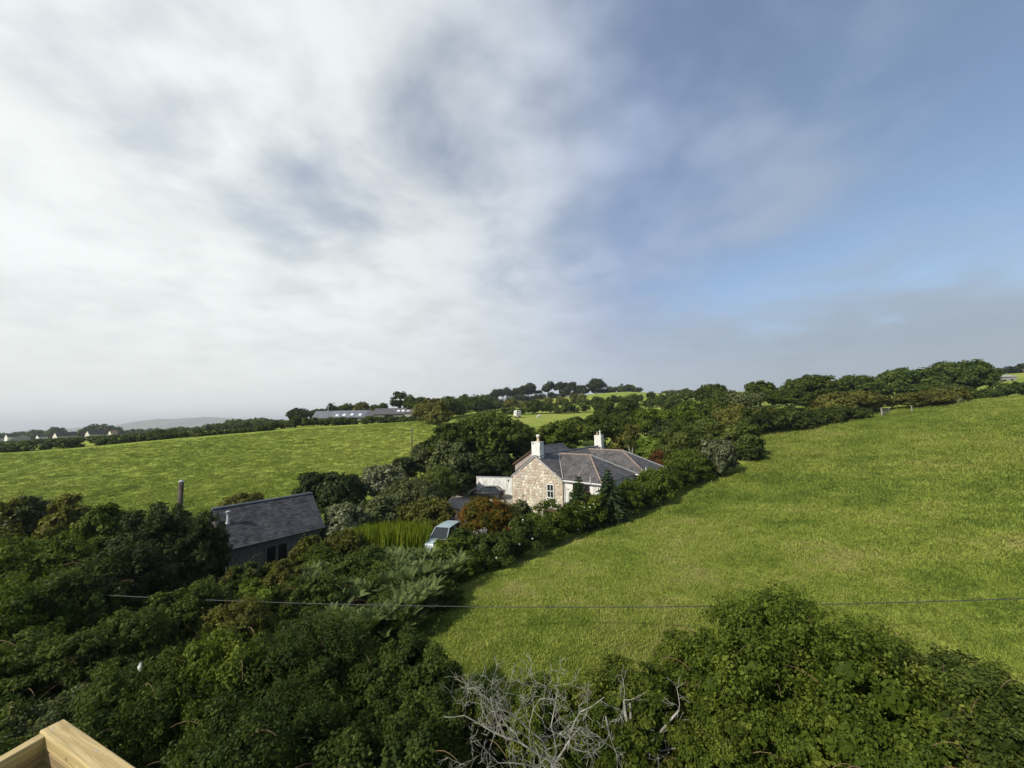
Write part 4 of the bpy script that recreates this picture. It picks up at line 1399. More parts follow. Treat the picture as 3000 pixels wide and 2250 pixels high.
for i, (u, vt, hw, lab) in enumerate(((1455, 1143, 15, 'flat-topped pine at the farm end of the hilltop clump'), (1485, 1139, 17, 'flat-topped pine beside the smallest thin pine on the hilltop'), (1512, 1143, 11, 'smallest thin pine in the hilltop clump'), (1546, 1131, 28, 'broad spreading pine standing alone in the hilltop clump'),
                                      (1606, 1125, 20, 'first of three close-set tall pines, beside the spreading pine'), (1640, 1123, 20, 'middle one of three close-set tall hilltop pines'), (1669, 1124, 15, 'narrowest of three close-set tall hilltop pines'), (1698, 1135, 16, 'shorter pine tucked beside the umbrella-topped pine'), (1744, 1120, 32, 'wide umbrella-topped pine at the green-hill end of the hilltop clump'))):
    pine(lab, u, vt, 1165, hw, 385 - i * 3, 800 + i, n=6)

# ------------------------------------------------------------------ trees round the farm
pine('open-crowned pine rising behind the tall barn', 1170, 1150, 1200, 27, 165, 820, n=8, open_=True, group='trees round the farm')
G_F = 'trees round the farm'
for i, (u, vt, hw, Y, mat, lab) in enumerate((
        (1216, 1161, 30, 160, 'oak', 'full round tree next to the open-crowned pine'),
        (1268, 1168, 42, 140, 'olive', 'pale green tree at the corner of the farm'),
        (1318, 1163, 22, 190, 'sycamore', 'small dark dome between farm and pine hill'),
        (1364, 1160, 34, 200, 'sycamore', 'wide dark dome between farm and pine hill'),
        (1426, 1160, 32, 280, 'sycamore', 'dark dome tree at the farm-side foot of the pine hill'),
        (874, 1199, 27, 158, 'dark', 'isolated dark round tree beyond the end of the long low barn'),
        (932, 1199, 18, 176, 'oak', 'small dark tree behind the flue end of the long low barn'),
        (1009, 1185, 28, 178, 'thorn', 'bushy green tree rising behind the long low barn'),
        (1060, 1183, 18, 178, 'olive', 'small pale tree behind the join of the barns'),
        (1113, 1184, 23, 176, 'oak', 'low tree showing over the tall barn'),
        (1246, 1190, 30, 128, 'olive', 'leafy bush at the end of the short grey-walled barn'),
        (1300, 1180, 30, 150, 'oak', 'green tree behind the large broad tree'),
        )):
    T(u, vt, hw, Y, lab, mat=mat, base=.06, n=11, group=G_F, seed=830 + i)
pine('thin cedar-like tree above the barn flue', 969, 1187, 1210, 13, 172, 845, n=5, open_=True, group=G_F)

# ------------------------------------------------------------------ left-hand field hedges and distant village trees
G_LH = 'hedges beyond the tussocky pasture'
def lrow(label, pts, h, w, leaf, mat, seed, wob=.25):
    hedge('hedge', label, [(P(u, 1250, Y).x, Y, hh) for u, Y, hh in pts], h, w, leaf, mat, seed, G_LH, lai=1.9, wob=wob, step=.5)
lrow('dark clipped hedge below the white house row', [(-60, 88, 1.5), (30, 88, 1.6), (105, 89, 1.7)], 1.6, 2.2, .45, 'sycamore', 731)
lrow('thick dark hedge block between two grassy gaps, below the cream bungalow', [(132, 90, 1.6), (180, 91, 1.9), (242, 92, 1.6)], 1.7, 2.2, .45, 'sycamore', 732)
lrow('single rounded bush of hedge between two gaps', [(290, 95, 1.4), (330, 95, 1.5)], 1.5, 2.0, .45, 'sycamore', 733)
lrow('long low hedge rising along the top of the tussocky pasture', [(352, 96, 1.0), (450, 98, 1.1), (560, 100, 1.0), (680, 103, 1.0), (800, 106, 1.1)], 1.0, 1.6, .45, 'bramble', 734)
lrow('hedge under the farm buildings', [(800, 107, 1.7), (860, 110, 2.2), (940, 113, 1.8), (1020, 115, 1.6), (1100, 117, 1.4), (1180, 118, 1.3), (1236, 119, 1.2)], 2.4, 2.6, .5, 'bramble', 735)
lrow('rounded thorn bush standing in the low hedge', [(455, 101, 2.1), (505, 102, 2.0)], 2.1, 2.4, .45, 'sycamore', 736)
lrow('scrubby second hedge line behind the clipped hedges', [(-60, 150, 1.3), (60, 152, 1.5), (160, 155, 2.0), (260, 160, 1.1), (360, 165, 1.1), (460, 170, 1.2)], 1.3, 2.2, .5, 'bramble', 737)
lrow('third hedge line below the village', [(-60, 230, .9), (80, 235, .9), (200, 240, 1.0), (340, 250, 1.0), (480, 250, 2.2), (620, 240, 2.4), (720, 225, 2.6), (830, 200, 2.8)], 2, 3, .6, 'sycamore', 738)
lrow('tree belt behind the second hedge near the farm', [(610, 205, 2.5), (680, 210, 3), (760, 215, 3.5), (830, 210, 2.5)], 3, 4, 1.0, 'oak', 739)
G_V = 'trees among the village houses'
for i, (u, vt, hw, Y, mat, lab) in enumerate((
        (290, 1245, 40, 380, 'sycamore', 'large round wood behind the second bungalow'),
        (330, 1254, 26, 385, 'sycamore', 'lower round tree joined to the large round wood'),
        (162, 1256, 24, 390, 'sycamore', 'round dark tree behind the first bungalow'),
        (104, 1263, 26, 400, 'sycamore', 'low dark trees behind the low white bungalow'),
        (60, 1268, 26, 400, 'sycamore', 'low dark trees behind the broad pale grey house'),
        (10, 1270, 28, 400, 'sycamore', 'low dark trees behind the white house row'),
        (210, 1268, 26, 395, 'sycamore', 'low dark trees behind the cream gable-end bungalow'),
        (400, 1258, 30, 420, 'sycamore', 'low trees between the round wood and the far hill'),
        (455, 1260, 32, 430, 'sycamore', 'low trees directly under the start of the far hill'),
        (530, 1254, 26, 400, 'oak', 'round tree under the highest part of the far hill'),
        (585, 1253, 24, 390, 'oak', 'round tree under the falling end of the far hill'),
        (640, 1247, 26, 320, 'oak', 'small hedgerow tree where the far hill ends'),
        (700, 1237, 32, 290, 'oak', 'wide hedgerow tree in the belt beyond the low hedge'),
        (760, 1233, 34, 260, 'oak', 'widest hedgerow tree next to the isolated round tree'),
        (815, 1236, 22, 230, 'oak', 'small hedgerow tree close beside the isolated round tree'))):
    T(u, vt, hw, Y, lab, mat=mat, base=.02, n=9, group=G_V, seed=860 + i)

# ------------------------------------------------------------------ foreground thicket
CANE = mottled('bramble_cane', (.10, .05, .035), (.20, .15, .07), 6, .7, .2, .2)
def FG(u, vt, hw, Y, label, mat, n=16, leaf=.07, lai=2.2, size=.4, seed=None, depth=1.0, cat='shrub', name='bush', **k):
    r = plant(name, 'bush', u, vt, hw, Y, label, cat, mat, leaf=leaf, lai=lai, n=n, size=size, seed=seed, depth=depth, **k)
    if Y < 24 and mat in ('bramble', 'thorn', 'olive'):
        f = [c for c in r.children if c.name.startswith('foliage')][0]
        bx = np.array(f.data.vertices[0].co)
        V = np.empty(len(f.data.vertices) * 3, np.float32); f.data.vertices.foreach_get('co', V); V = V.reshape(-1, 3)
        rg = np.random.default_rng(seed or 1)
        top = V[V[:, 2] > np.percentile(V[:, 2], 55)]
        m = MB()
        for _ in range(22):
            a = top[rg.integers(len(top))]
            d_ = unit(np.array([a[0], a[1], 0]) * .5 + rg.normal(size=3) * .6) * np.array([1, 1, .3])
            L_ = rg.uniform(.5, 1.3)
            pts = [tuple(a + d_ * L_ * t + np.array([0, 0, L_ * (.75 * t - .62 * t * t) - .25])) for t in np.linspace(0, 1, 6)]
            m.tube(pts, list(np.linspace(.011, .004, 6)), 4, cap=False)
        o = m.build('cane', CANE, r, fix=False)
        o.scale = f.scale; o.rotation_euler = f.rotation_euler
    return r
FG(2330, 1742, 330, 11.2, 'big leafy hawthorn bush below the overhead cable', 'thorn', 34, .085, 1.8, .28, 901, .8, ragged=.6)
FG(2740, 1880, 200, 10.6, 'dark leaning bush beside the big leafy hawthorn', 'bramble', 16, .078, 2.2, .4, 902)
FG(2960, 2040, 170, 9.6, 'low shaded bush at the foot of the dark leaning bush', 'bramble', 12, .078, 2.2, .42, 903)
FG(2020, 1830, 120, 12.0, 'light sapling thicket against the big leafy hawthorn', 'thorn', 14, .066, 1.5, .38, 904)
FG(1830, 1925, 150, 11.2, 'loose thorn bush growing round a pale forked trunk', 'thorn', 15, .066, 1.6, .36, 905)
FG(1600, 2000, 150, 11.4, 'low leafy scrub behind the dead tree', 'thorn', 15, .066, 1.9, .38, 906)
FG(1400, 2000, 80, 11.2, 'dark scrub beside the outer twigs of the dead tree', 'bramble', 12, .068, 2.2, .4, 907)
FG(1190, 1872, 165, 12.4, 'broad dark blackthorn thicket at the corner of the field', 'bramble', 20, .068, 2.4, .34, 908)
FG(900, 1800, 230, 12.6, 'tall tangled bramble thicket below the bracken', 'bramble', 22, .068, 2.4, .34, 909, .8)
FG(640, 1830, 190, 12.2, 'bright-topped thorn thicket beside the tall tangled bramble', 'thorn', 18, .068, 2.2, .36, 910, .8)
FG(400, 1925, 200, 10.8, 'bramble mound with a scrap of white plastic in it', 'bramble', 18, .066, 2.4, .36, 911)
FG(150, 2010, 150, 10.2, 'grey-green bramble mound behind the timber parapet', 'grey', 14, .066, 2.4, .4, 912)
FG(-30, 2080, 150, 9.2, 'dark bramble beside the timber parapet', 'bramble', 12, .066, 2.2, .4, 913)
FG(760, 2020, 260, 9.6, 'deep shaded thicket under the tangled bramble', 'bramble', 16, .068, 2.2, .4, 914)
FG(1150, 2080, 230, 9.6, 'shaded ivy-dark bush under the blackthorn thicket', 'bramble', 16, .068, 2.2, .4, 915)
FG(2080, 2080, 130, 9.8, 'glossy climbing leaves beside the forked trunk', 'thorn', 12, .066, 1.6, .4, 916)
FG(2480, 2040, 210, 9.2, 'lower skirt of the big leafy hawthorn', 'thorn', 16, .078, 2.0, .38, 917)
FG(470, 1464, 110, 23.5, 'large dark evergreen bush in front of the utility pole', 'dark', 20, .15, 2.4, .36, 918, name='evergreen_bush')
FG(596, 1492, 74, 23.5, 'dark evergreen bush hiding the shed corner', 'dark', 16, .14, 2.4, .38, 919, name='evergreen_bush')
FG(380, 1580, 110, 20, 'dark evergreen bush under the utility pole', 'dark', 14, .14, 2.3, .4, 920, name='evergreen_bush')
FG(105, 1434, 60, 29, 'grey leafy shrub top against the tussocky pasture', 'grey', 13, .18, 2.0, .4, 921)
FG(205, 1442, 56, 28.5, 'olive leafy shrub top against the tussocky pasture', 'olive', 13, .18, 2.0, .4, 922)
FG(20, 1458, 60, 28, 'olive shrub beside the grey leafy shrub top', 'olive', 12, .18, 2.0, .4, 923)
FG(325, 1470, 66, 27, 'loose shrub with one tall sprig beside the dark evergreen', 'thorn', 13, .17, 1.9, .4, 924)
FG(90, 1560, 160, 22, 'wide dull green shrub bank below the leafy shrub tops', 'thorn', 18, .14, 2.2, .36, 925)
FG(230, 1640, 140, 18.5, 'shaded bank of brambles beside the dark evergreen bush', 'bramble', 17, .12, 2.2, .36, 926)
FG(30, 1690, 160, 16.5, 'yellowish bramble bank in front of the dull green shrub bank', 'thorn', 16, .12, 2.2, .38, 927)
FG(330, 1790, 160, 14.5, 'low dull green bank below the cable', 'bramble', 16, .078, 2.3, .38, 928)
FG(70, 1850, 160, 13.2, 'dark bank of brambles above the timber parapet', 'bramble', 16, .078, 2.3, .38, 929)
FG(560, 1690, 110, 18, 'dark tangle under the evergreen bush', 'bramble', 14, .11, 2.3, .4, 930)
FG(700, 1742, 100, 17, 'thorny tangle beside the bracken', 'olive', 14, .078, 2.2, .4, 931)
FG(820, 1640, 70, 24, 'olive shrub in front of the shed posts', 'olive', 13, .13, 2.2, .4, 940)
FG(930, 1600, 60, 27, 'rounded green shrub at the end of the shed wall', 'thorn', 12, .14, 2.2, .4, 941)
FG(715, 1640, 56, 22.5, 'dull green shrub close against the shed boards', 'bramble', 12, .13, 2.2, .4, 944)
FG(795, 1668, 60, 21.5, 'maroon-tinged shrub below the shed posts', 'olive', 12, .12, 2.2, .4, 945)
FG(860, 1690, 70, 20.5, 'rough green bush where the bracken meets the shed garden', 'bramble', 12, .11, 2.2, .4, 946)
FG(760, 1716, 70, 20, 'low yellow-green clump below the shed', 'bright', 11, .12, 2.0, .4, 942)
FG(660, 1700, 70, 20.5, 'dark low bush in front of the shed corner', 'bramble', 12, .12, 2.2, .4, 943)
FG(1225, 1655, 74, 23.5, 'bulky bramble mass between bracken and the meadow hedge', 'bramble', 15, .13, 2.3, .36, 950)
FG(1355, 1620, 64, 25.5, 'bramble mass on the garden side of the nearer hedge', 'thorn', 15, .14, 2.3, .36, 951)
FG(1480, 1570, 62, 29.5, 'bramble mass below the foot of the stone gable', 'bramble', 14, .15, 2.3, .38, 952)
FG(1590, 1530, 60, 32.5, 'light green bramble mass in front of the brown cottage door', 'thorn', 13, .16, 2.3, .38, 953)
FG(1905, 1374, 52, 43.5, 'thorn bush overtopping the hedge at the corner of the hipped wing', 'thorn', 13, .2, 2.2, .4, 957)
FG(1310, 1576, 50, 29, 'leafy bush with white flowers beside the pale blue van', 'thorn', 12, .15, 2.2, .4, 954)
FG(1120, 1660, 90, 22.5, 'dark mixed bush between the bracken and the sword-leaved bed', 'bramble', 15, .13, 2.3, .36, 955)
FG(950, 1680, 80, 20.5, 'dark thorn bush rising among the bracken', 'bramble', 14, .12, 2.3, .38, 956)
FG(1285, 1704, 68, 21.5, 'dark bramble mound between bracken and field', 'bramble', 13, .12, 2.4, .4, 932)
FG(1105, 1755, 92, 19.5, 'low dark bramble at the bottom corner of the sloping meadow', 'bramble', 15, .11, 2.4, .4, 933)

# ------------------------------------------------------------------ scattered masses: grass, bracken, sword-leaved bed
def scatter(name, pts, sc, protos, label, cat=None, kind='stuff', tilt=0.0, seed=1, group=None):
    rng = np.random.default_rng(seed)
    me = bpy.data.meshes.new(name)
    me.vertices.add(len(pts))
    me.vertices.foreach_set('co', np.asarray(pts, np.float32).ravel())
    a = me.attributes.new('sc', 'FLOAT', 'POINT'); a.data.foreach_set('value', np.asarray(sc, np.float32))
    rot = np.stack([rng.normal(size=len(pts)) * tilt, rng.normal(size=len(pts)) * tilt, rng.random(len(pts)) * 6.283], -1)
    a = me.attributes.new('rot', 'FLOAT_VECTOR', 'POINT'); a.data.foreach_set('vector', rot.astype(np.float32).ravel())
    o = link(bpy.data.objects.new(name, me))
    tag(o, label, cat, group, kind)
    coll = bpy.data.collections.new(name + '_pieces')
    for i, pm in enumerate(protos):
        coll.objects.link(bpy.data.objects.new(name + '_piece', pm))
    ng = bpy.data.node_groups.new(name + '_scatter', 'GeometryNodeTree')
    ng.interface.new_socket('Geometry', in_out='INPUT', socket_type='NodeSocketGeometry')
    ng.interface.new_socket('Geometry', in_out='OUTPUT', socket_type='NodeSocketGeometry')
    gi = ng.nodes.new('NodeGroupInput'); go = ng.nodes.new('NodeGroupOutput')
    ci = ng.nodes.new('GeometryNodeCollectionInfo')
    ci.inputs['Collection'].default_value = coll
    ci.inputs['Separate Children'].default_value = True
    ci.inputs['Reset Children'].default_value = True
    ip = ng.nodes.new('GeometryNodeInstanceOnPoints')
    ip.inputs['Pick Instance'].default_value = True
    n1 = ng.nodes.new('GeometryNodeInputNamedAttribute'); n1.data_type = 'FLOAT'; n1.inputs['Name'].default_value = 'sc'
    n2 = ng.nodes.new('GeometryNodeInputNamedAttribute'); n2.data_type = 'FLOAT_VECTOR'; n2.inputs['Name'].default_value = 'rot'
    lk = ng.links.new
    lk(gi.outputs[0], ip.inputs['Points']); lk(ci.outputs[0], ip.inputs['Instance'])
    lk(n1.outputs['Attribute'], ip.inputs['Scale']); lk(n2.outputs['Attribute'], ip.inputs['Rotation'])
    lk(ip.outputs[0], go.inputs[0])
    md = o.modifiers.new('scatter', 'NODES'); md.node_group = ng
    return o

def tuft_mesh(seed, nb=22, h=.2, spread=.2, w=.012, bend=.5):
    rng = np.random.default_rng(seed)
    V, Q = [], []
    for _ in range(nb):
        b = np.array([rng.normal() * spread * .5, rng.normal() * spread * .5, -.02])
        an = rng.random() * 6.283; d_ = np.array([math.cos(an), math.sin(an), 0]); s_ = np.array([-d_[1], d_[0], 0])
        hh = h * rng.uniform(.5, 1.2); bd = bend * hh * rng.uniform(.3, 1.3)
        m = b + d_ * bd * .35 + np.array([0, 0, hh * .6]); t = b + d_ * bd + np.array([0, 0, hh * (1 - .25 * bend)])
        i = len(V)
        V += [b - s_ * w, b + s_ * w, m + s_ * w * .8, m - s_ * w * .8, t + s_ * w * .15, t - s_ * w * .15]
        Q += [(i, i + 1, i + 2, i + 3), (i + 3, i + 2, i + 4, i + 5)]
    return mesh_np('tuft', V, Q, M['blade'])

def in_poly(x, y, poly):
    c = np.zeros(len(x), bool)
    for (x0, y0), (x1, y1) in zip(poly, poly[1:] + poly[:1]):
        cond = ((y0 > y) != (y1 > y))
        with np.errstate(divide='ignore', invalid='ignore'):
            c ^= cond & (x < (x1 - x0) * (y - y0) / (y1 - y0 + 1e-12) + x0)
    return c

def field_points(poly, n, rng, r0, power):
    px = np.array([p[0] for p in poly]); py = np.array([p[1] for p in poly])
    out = []
    tot = 0
    while tot < n:
        x = rng.uniform(px.min(), px.max(), n * 3); y = rng.uniform(py.min(), py.max(), n * 3)
        r = np.hypot(x, y)
        k = in_poly(x, y, poly) & (rng.random(len(x)) < np.clip((r0 / r) ** power, 0, 1))
        out.append(np.stack([x[k], y[k]], -1)); tot += k.sum()
    q = np.vstack(out)[:n]
    return q

rngG = np.random.default_rng(77)
rf = [(P(u, v, Y).x, P(u, v, Y).y) for u, v, Y in foot]
rfield = [(-6.5, 20), *[(x + .2, y - .2) for x, y in rf[1:]], (P(2215, 1290, 80).x, 80), (P(2583, 1223, 86).x, 86), (P(2826, 1180, 91).x, 91), (P(3060, 1165, 93).x, 93), (128, 84), (30, 19), (22, 9.5), (8, 12), (0, 12.5), (-4, 15.5)]
tufts = [tuft_mesh(i, 26, .075 + .014 * i, .36, .011, .9) for i in range(6)]
q = field_points(rfield, 65000, rngG, 17, 1.7)
rr_ = np.hypot(q[:, 0], q[:, 1])
z = height(q[:, 0], q[:, 1])
scatter('meadow_grass', np.column_stack([q, z]), (.75 + .6 * rngG.random(len(q))) * np.clip(rr_ / 26, .9, 2.4), tufts, 'tufted grass of the sloping meadow', 'grass', tilt=.1, seed=5)
# coarse tussocks in the left field
lfield = [(P(u, v, Y).x, P(u, v, Y).y) for u, v, Y in ((-80, 1500, 33), (0, 1480, 34), (500, 1480, 30), (720, 1480, 36), (860, 1420, 46), (1050, 1370, 54), (1200, 1330, 64), (1280, 1250, 96), (1230, 1240, 114), (900, 1255, 104), (500, 1290, 94), (250, 1313, 89), (0, 1330, 84), (-80, 1335, 84))]
q = field_points(lfield, 14000, rngG, 55, 1.0)
z = height(q[:, 0], q[:, 1])
tuss = [tuft_mesh(20 + i, 40, .13, .42, .022, .8) for i in range(5)]
scatter('pasture_tussocks', np.column_stack([q, z]), 1.1 + 1.1 * rngG.random(len(q)) ** 2, tuss, 'coarse tussocks of grass in the wide pasture', 'grass', tilt=.12, seed=6)

def fern_mesh(seed, nf=8, h=1.25):
    rng = np.random.default_rng(seed)
    V, Q, tn = [], [], []
    for k in range(nf):
        an = 2 * math.pi * (k + rng.random() * .7) / nf
        d_ = np.array([math.cos(an), math.sin(an), 0]); s_ = np.array([-d_[1], d_[0], 0])
        hh = h * rng.uniform(.7, 1.15); reach = hh * rng.uniform(.5, .95)
        tone = rng.random()
        np_ = 15
        for j in range(np_):
            t = .22 + .78 * j / np_
            c = d_ * reach * t ** 1.4 + np.array([0, 0, hh * (1.25 * t - .42 * t * t)])
            tv = d_ * reach * 1.4 * t ** .4 + np.array([0, 0, hh * (1.25 - .84 * t)]); tv = tv / np.linalg.norm(tv)
            ln = .34 * hh * (1 - t) ** .8 * min(1, (t - .12) * 5) + .03
            for sg in (-1, 1):
                tip = c + s_ * sg * ln + tv * ln * .28 - np.array([0, 0, .1 * ln])
                i = len(V)
                wd = .045 * hh
                V += [c - tv * wd * .5, c + tv * wd * .6, tip, c + s_ * sg * ln * .5 - tv * wd * .35]
                Q.append((i, i + 1, i + 2, i + 3)); tn += [np.clip(tone * .6 + rng.random() * .4, 0, 1)] * 4
    return mesh_np('frond', V, Q, LEAF['bracken'], tn)
bpoly = [(P(u, v, 20).x * Y / 20, Y) for u, v, Y in ((900, 0, 16.0), (1130, 0, 16.2), (1230, 0, 18.2), (1330, 0, 22), (1340, 0, 25), (1180, 0, 28), (960, 0, 26.5), (880, 0, 22), (800, 0, 18))]
q = field_points(bpoly, 5200, rngG, 100, 1)
q = q[(np.sin(q[:, 0] * 1.3 + q[:, 1] * .7) + np.sin(q[:, 1] * 1.6 - q[:, 0] * .5 + 1) + rngG.normal(size=len(q)) * .35) > .15]
z = height(q[:, 0], q[:, 1])
scatter('bracken', np.column_stack([q, z + .7 + .8 * rngG.random(len(q))]), .34 + .34 * rngG.random(len(q)), [fern_mesh(i) for i in range(5)], 'pale feathery bracken sweeping up to the hedge', 'bracken', tilt=.22, seed=8)

# sword-leaved bed
def sword_bed():
    a, b = P(965, 1560, 31), P(1262, 1560, 33.5)
    c = ((a.x + b.x) / 2, (a.y + b.y) / 2)
    root = empty('sword_leaf_bed', (c[0], c[1], gz(*c))); tag(root, 'bright yellow-green bed of upright sword-shaped leaves beside the van', 'plants')
    rng = np.random.default_rng(9)
    n = 5200
    x = rng.uniform(a.x, b.x, n); y = 32.2 + (x - c[0]) * .2 + rng.normal(size=n) * .9
    base = np.column_stack([x - c[0], y - c[1], height(x, y) - gz(*c) + rng.uniform(.0, .9, n)])
    top = P(1110, 1530, 32).z - gz(*c)
    hgt = (top - base[:, 2]) * rng.uniform(.55, 1.02, n) * (1 - .25 * np.abs((x - c[0]) / (b.x - a.x) * 2) ** 2)
    TT = unit(rng.normal(size=(n, 3)) * .22 + np.array([0, 0, 1]))
    N = unit(np.column_stack([rng.normal(size=n), rng.normal(size=n), np.zeros(n)]))
    V, Q = leaf_quads(base + TT * hgt[:, None] * .5, N, hgt, rng, .05, .02, T=TT)
    lo = link(bpy.data.objects.new('leaf_blades', mesh_np('leaf_blades', V, Q, LEAF['sword'], np.repeat(np.clip(rng.random(n) * .6 + .4 * np.sin(x * 2.2) ** 2, 0, 1), 4))), root)
    lo['kind'] = 'stuff'
sword_bed()

# ------------------------------------------------------------------ dead tree and the forked living trunk
def branchy(mb, p, d_, L, r, depth, rng, kink=.35, minr=.006, upb=.12):
    n = 4
    pts, rad = [p], [r]
    q = np.array(p, float); dd = np.array(d_, float)
    for i in range(n):
        dd = unit(dd + rng.normal(size=3) * kink * .55 + np.array([0, 0, upb * .3]))
        q = q + dd * L / n
        pts.append(tuple(q)); rad.append(max(minr, r * (1 - .13 * (i + 1))))
        if depth > 0 and i >= 1 and rng.random() < .75:
            sd = unit(dd + rng.normal(size=3) * .95 + np.array([0, 0, upb]))
            branchy(mb, tuple(q), sd, L * rng.uniform(.45, .75), max(minr, r * .52), depth - 1, rng, kink, minr, upb)
    mb.tube(pts, rad, 5 if r > .02 else 4, cap=False)
    if depth > 0:
        for _ in range(2):
            branchy(mb, tuple(q), unit(dd + rng.normal(size=3) * .6), L * rng.uniform(.5, .8), max(minr, r * .45), depth - 1, rng, kink, minr, upb)

def dead_tree():
    Y = 8.7
    p = P(1615, 2400, Y); g = gz(p.x, p.y)
    root = empty('dead_tree', (p.x, p.y, g)); tag(root, 'pale leafless dead tree with tangled grey branches', 'tree')
    rng = np.random.default_rng(15)
    def L_(u, v, Yq=Y):
        q = P(u, v, Yq); return (q.x - p.x, q.y - p.y, q.z - g)
    mb = MB()
    f = L_(1622, 2235)
    mb.tube([(0, 0, -.2), (f[0] * .4, 0, f[2] * .5), f], [.10, .085, .06], 8)
    mb.build('trunk', BARK_PALE, root, smooth=True, fix=False)
    def limb(name, chain, r0, twigs, sd, dep=1, tl=.55):
        rg = np.random.default_rng(sd)
        m = MB()
        # jittered polyline through the photographed bends
        pts = [np.array(chain[0])]
        for a, b in zip(chain, chain[1:]):
            a, b = np.array(a), np.array(b)
            for t in (.5, 1):
                pts.append(a + (b - a) * t + rg.normal(size=3) * .025 * (t < 1))
        rad = np.linspace(r0 * .72, r0 * .17, len(pts))
        m.tube([tuple(x) for x in pts], list(rad), 6, cap=False)
        for _ in range(twigs):
            i = rg.integers(1, len(pts))
            dv = unit(pts[i] - pts[i - 1]) * .5 + rg.normal(size=3) * .75 + np.array([0, -.1, .25])
            branchy(m, tuple(pts[i]), unit(dv), tl * rg.uniform(.5, 1.1), max(.005, rad[i] * .5), 2, rg, .5, .0028)
        m.build(name, BARK_PALE, root, smooth=True, fix=False)
    # limbs seen in the photograph: right-hand limbs, upright middle limb, left limbs
    limb('limb', [f, L_(1668, 2185), L_(1678, 2130), L_(1700, 2085), L_(1735, 2070), L_(1770, 2042)], .036, 3, 1)
    limb('limb', [f, L_(1655, 2190), L_(1700, 2130), L_(1718, 2090), L_(1722, 2060)], .028, 4, 2)
    limb('limb', [f, L_(1622, 2150), L_(1620, 2100), L_(1634, 2020), L_(1612, 2000), L_(1616, 1962)], .026, 4, 3)
    limb('limb', [L_(1622, 2180), L_(1650, 2142), L_(1664, 2140)], .02, 3, 4)
    limb('limb', [f, L_(1590, 2170, 8.6), L_(1530, 2120, 8.5), L_(1500, 2090, 8.4), L_(1440, 2060, 8.4)], .028, 6, 5)
    limb('limb', [f, L_(1560, 2200, 8.5), L_(1480, 2160, 8.4), L_(1420, 2130, 8.3), L_(1360, 2096, 8.2), L_(1300, 2100, 8.2)], .032, 6, 6)
    limb('limb', [L_(1600, 2260), L_(1540, 2240, 8.3), L_(1460, 2235, 8.1), L_(1390, 2160, 8.0)], .028, 6, 7)
    limb('limb', [L_(1560, 2200, 8.6), L_(1552, 2120, 8.5), L_(1580, 2050, 8.5), L_(1600, 2010, 8.5)], .022, 5, 8)
    limb('limb', [L_(1480, 2160, 8.4), L_(1440, 2060, 8.3), L_(1425, 2045, 8.3), L_(1368, 2018, 8.2)], .018, 5, 9)
    limb('limb', [L_(1610, 2260), L_(1570, 2190, 8.3), L_(1530, 2150, 8.2), L_(1490, 2130, 8.2)], .020, 6, 10)
dead_tree()

def forked_trunk():
    Y = 10.2
    p = P(1868, 2420, Y); g = gz(p.x, p.y)
    root = empty('thorn_tree', (p.x, p.y, g)); tag(root, 'pale forked thorn trunk with bare lower branches', 'tree')
    def L_(u, v, Yq=Y):
        q = P(u, v, Yq); return (q.x - p.x, q.y - p.y, q.z - g)
    f = L_(1868, 2205)
    MB().tube([(0, 0, -.2), L_(1865, 2300), f], [.14, .12, .10], 8).build('trunk', BARK_PALE, root, smooth=True, fix=False)
    for i, (ch, r) in enumerate((([f, L_(1850, 2140), L_(1833, 2100), L_(1828, 2050)], .065), ([f, L_(1856, 2140), L_(1848, 2105), L_(1846, 2060)], .05), ([f, L_(1895, 2190), L_(1930, 2150), L_(1990, 2080)], .05),
                    ([L_(1860, 2300), L_(1810, 2180), L_(1785, 2150), L_(1775, 2100)], .05), ([f, L_(1915, 2212), L_(1935, 2200), L_(1990, 2190)], .03), ([L_(1868, 2290), L_(1920, 2230), L_(1960, 2205)], .03))):
        m = MB(); rg = np.random.default_rng(40 + i)
        m.tube(ch, list(np.linspace(r, r * .45, len(ch))), 7, cap=False)
        for _ in range(4):
            branchy(m, ch[rg.integers(1, len(ch))], unit(rg.normal(size=3) + np.array([0, 0, .4])), .5, .012, 1, rg, .5, .005)
        m.build('branch', BARK_PALE, root, smooth=True, fix=False)
forked_trunk()

# ------------------------------------------------------------------ poles, cable, gate
POLE = mottled('creosoted_pole', (0.05, 0.042, 0.034), (0.105, 0.09, 0.072), 5, .9, .15, .5, 'Object', 6, (3, 3, .3))
def utility_pole():
    t = P(531, 1412, 25.5); g = gz(t.x, t.y)
    root = empty('utility_pole', (t.x, t.y, g)); tag(root, 'weathered wooden utility pole behind the dark evergreen bush', 'pole')
    H = t.z - g
    MB().tube([(0, 0, -.5), (0, 0, H * .5), (0, 0, H)], [.19, .165, .14], 12).build('pole', POLE, root, smooth=True, fix=False)
    MB().box((.14, -.1, H - .32), (.12, .12, .34)).build('fuse_box', BLACKPL, root)
    MB().tube([(.1, -.05, H - .36), (.55, -.1, H - .28)], .025, 6).build('bracket', BLACKPL, root, fix=False)
    MB().lathe((0, 0, H - .02), [(.15, 0), (.16, .06), (.03, .16)], 10).build('cap', LEAD, root)
utility_pole()
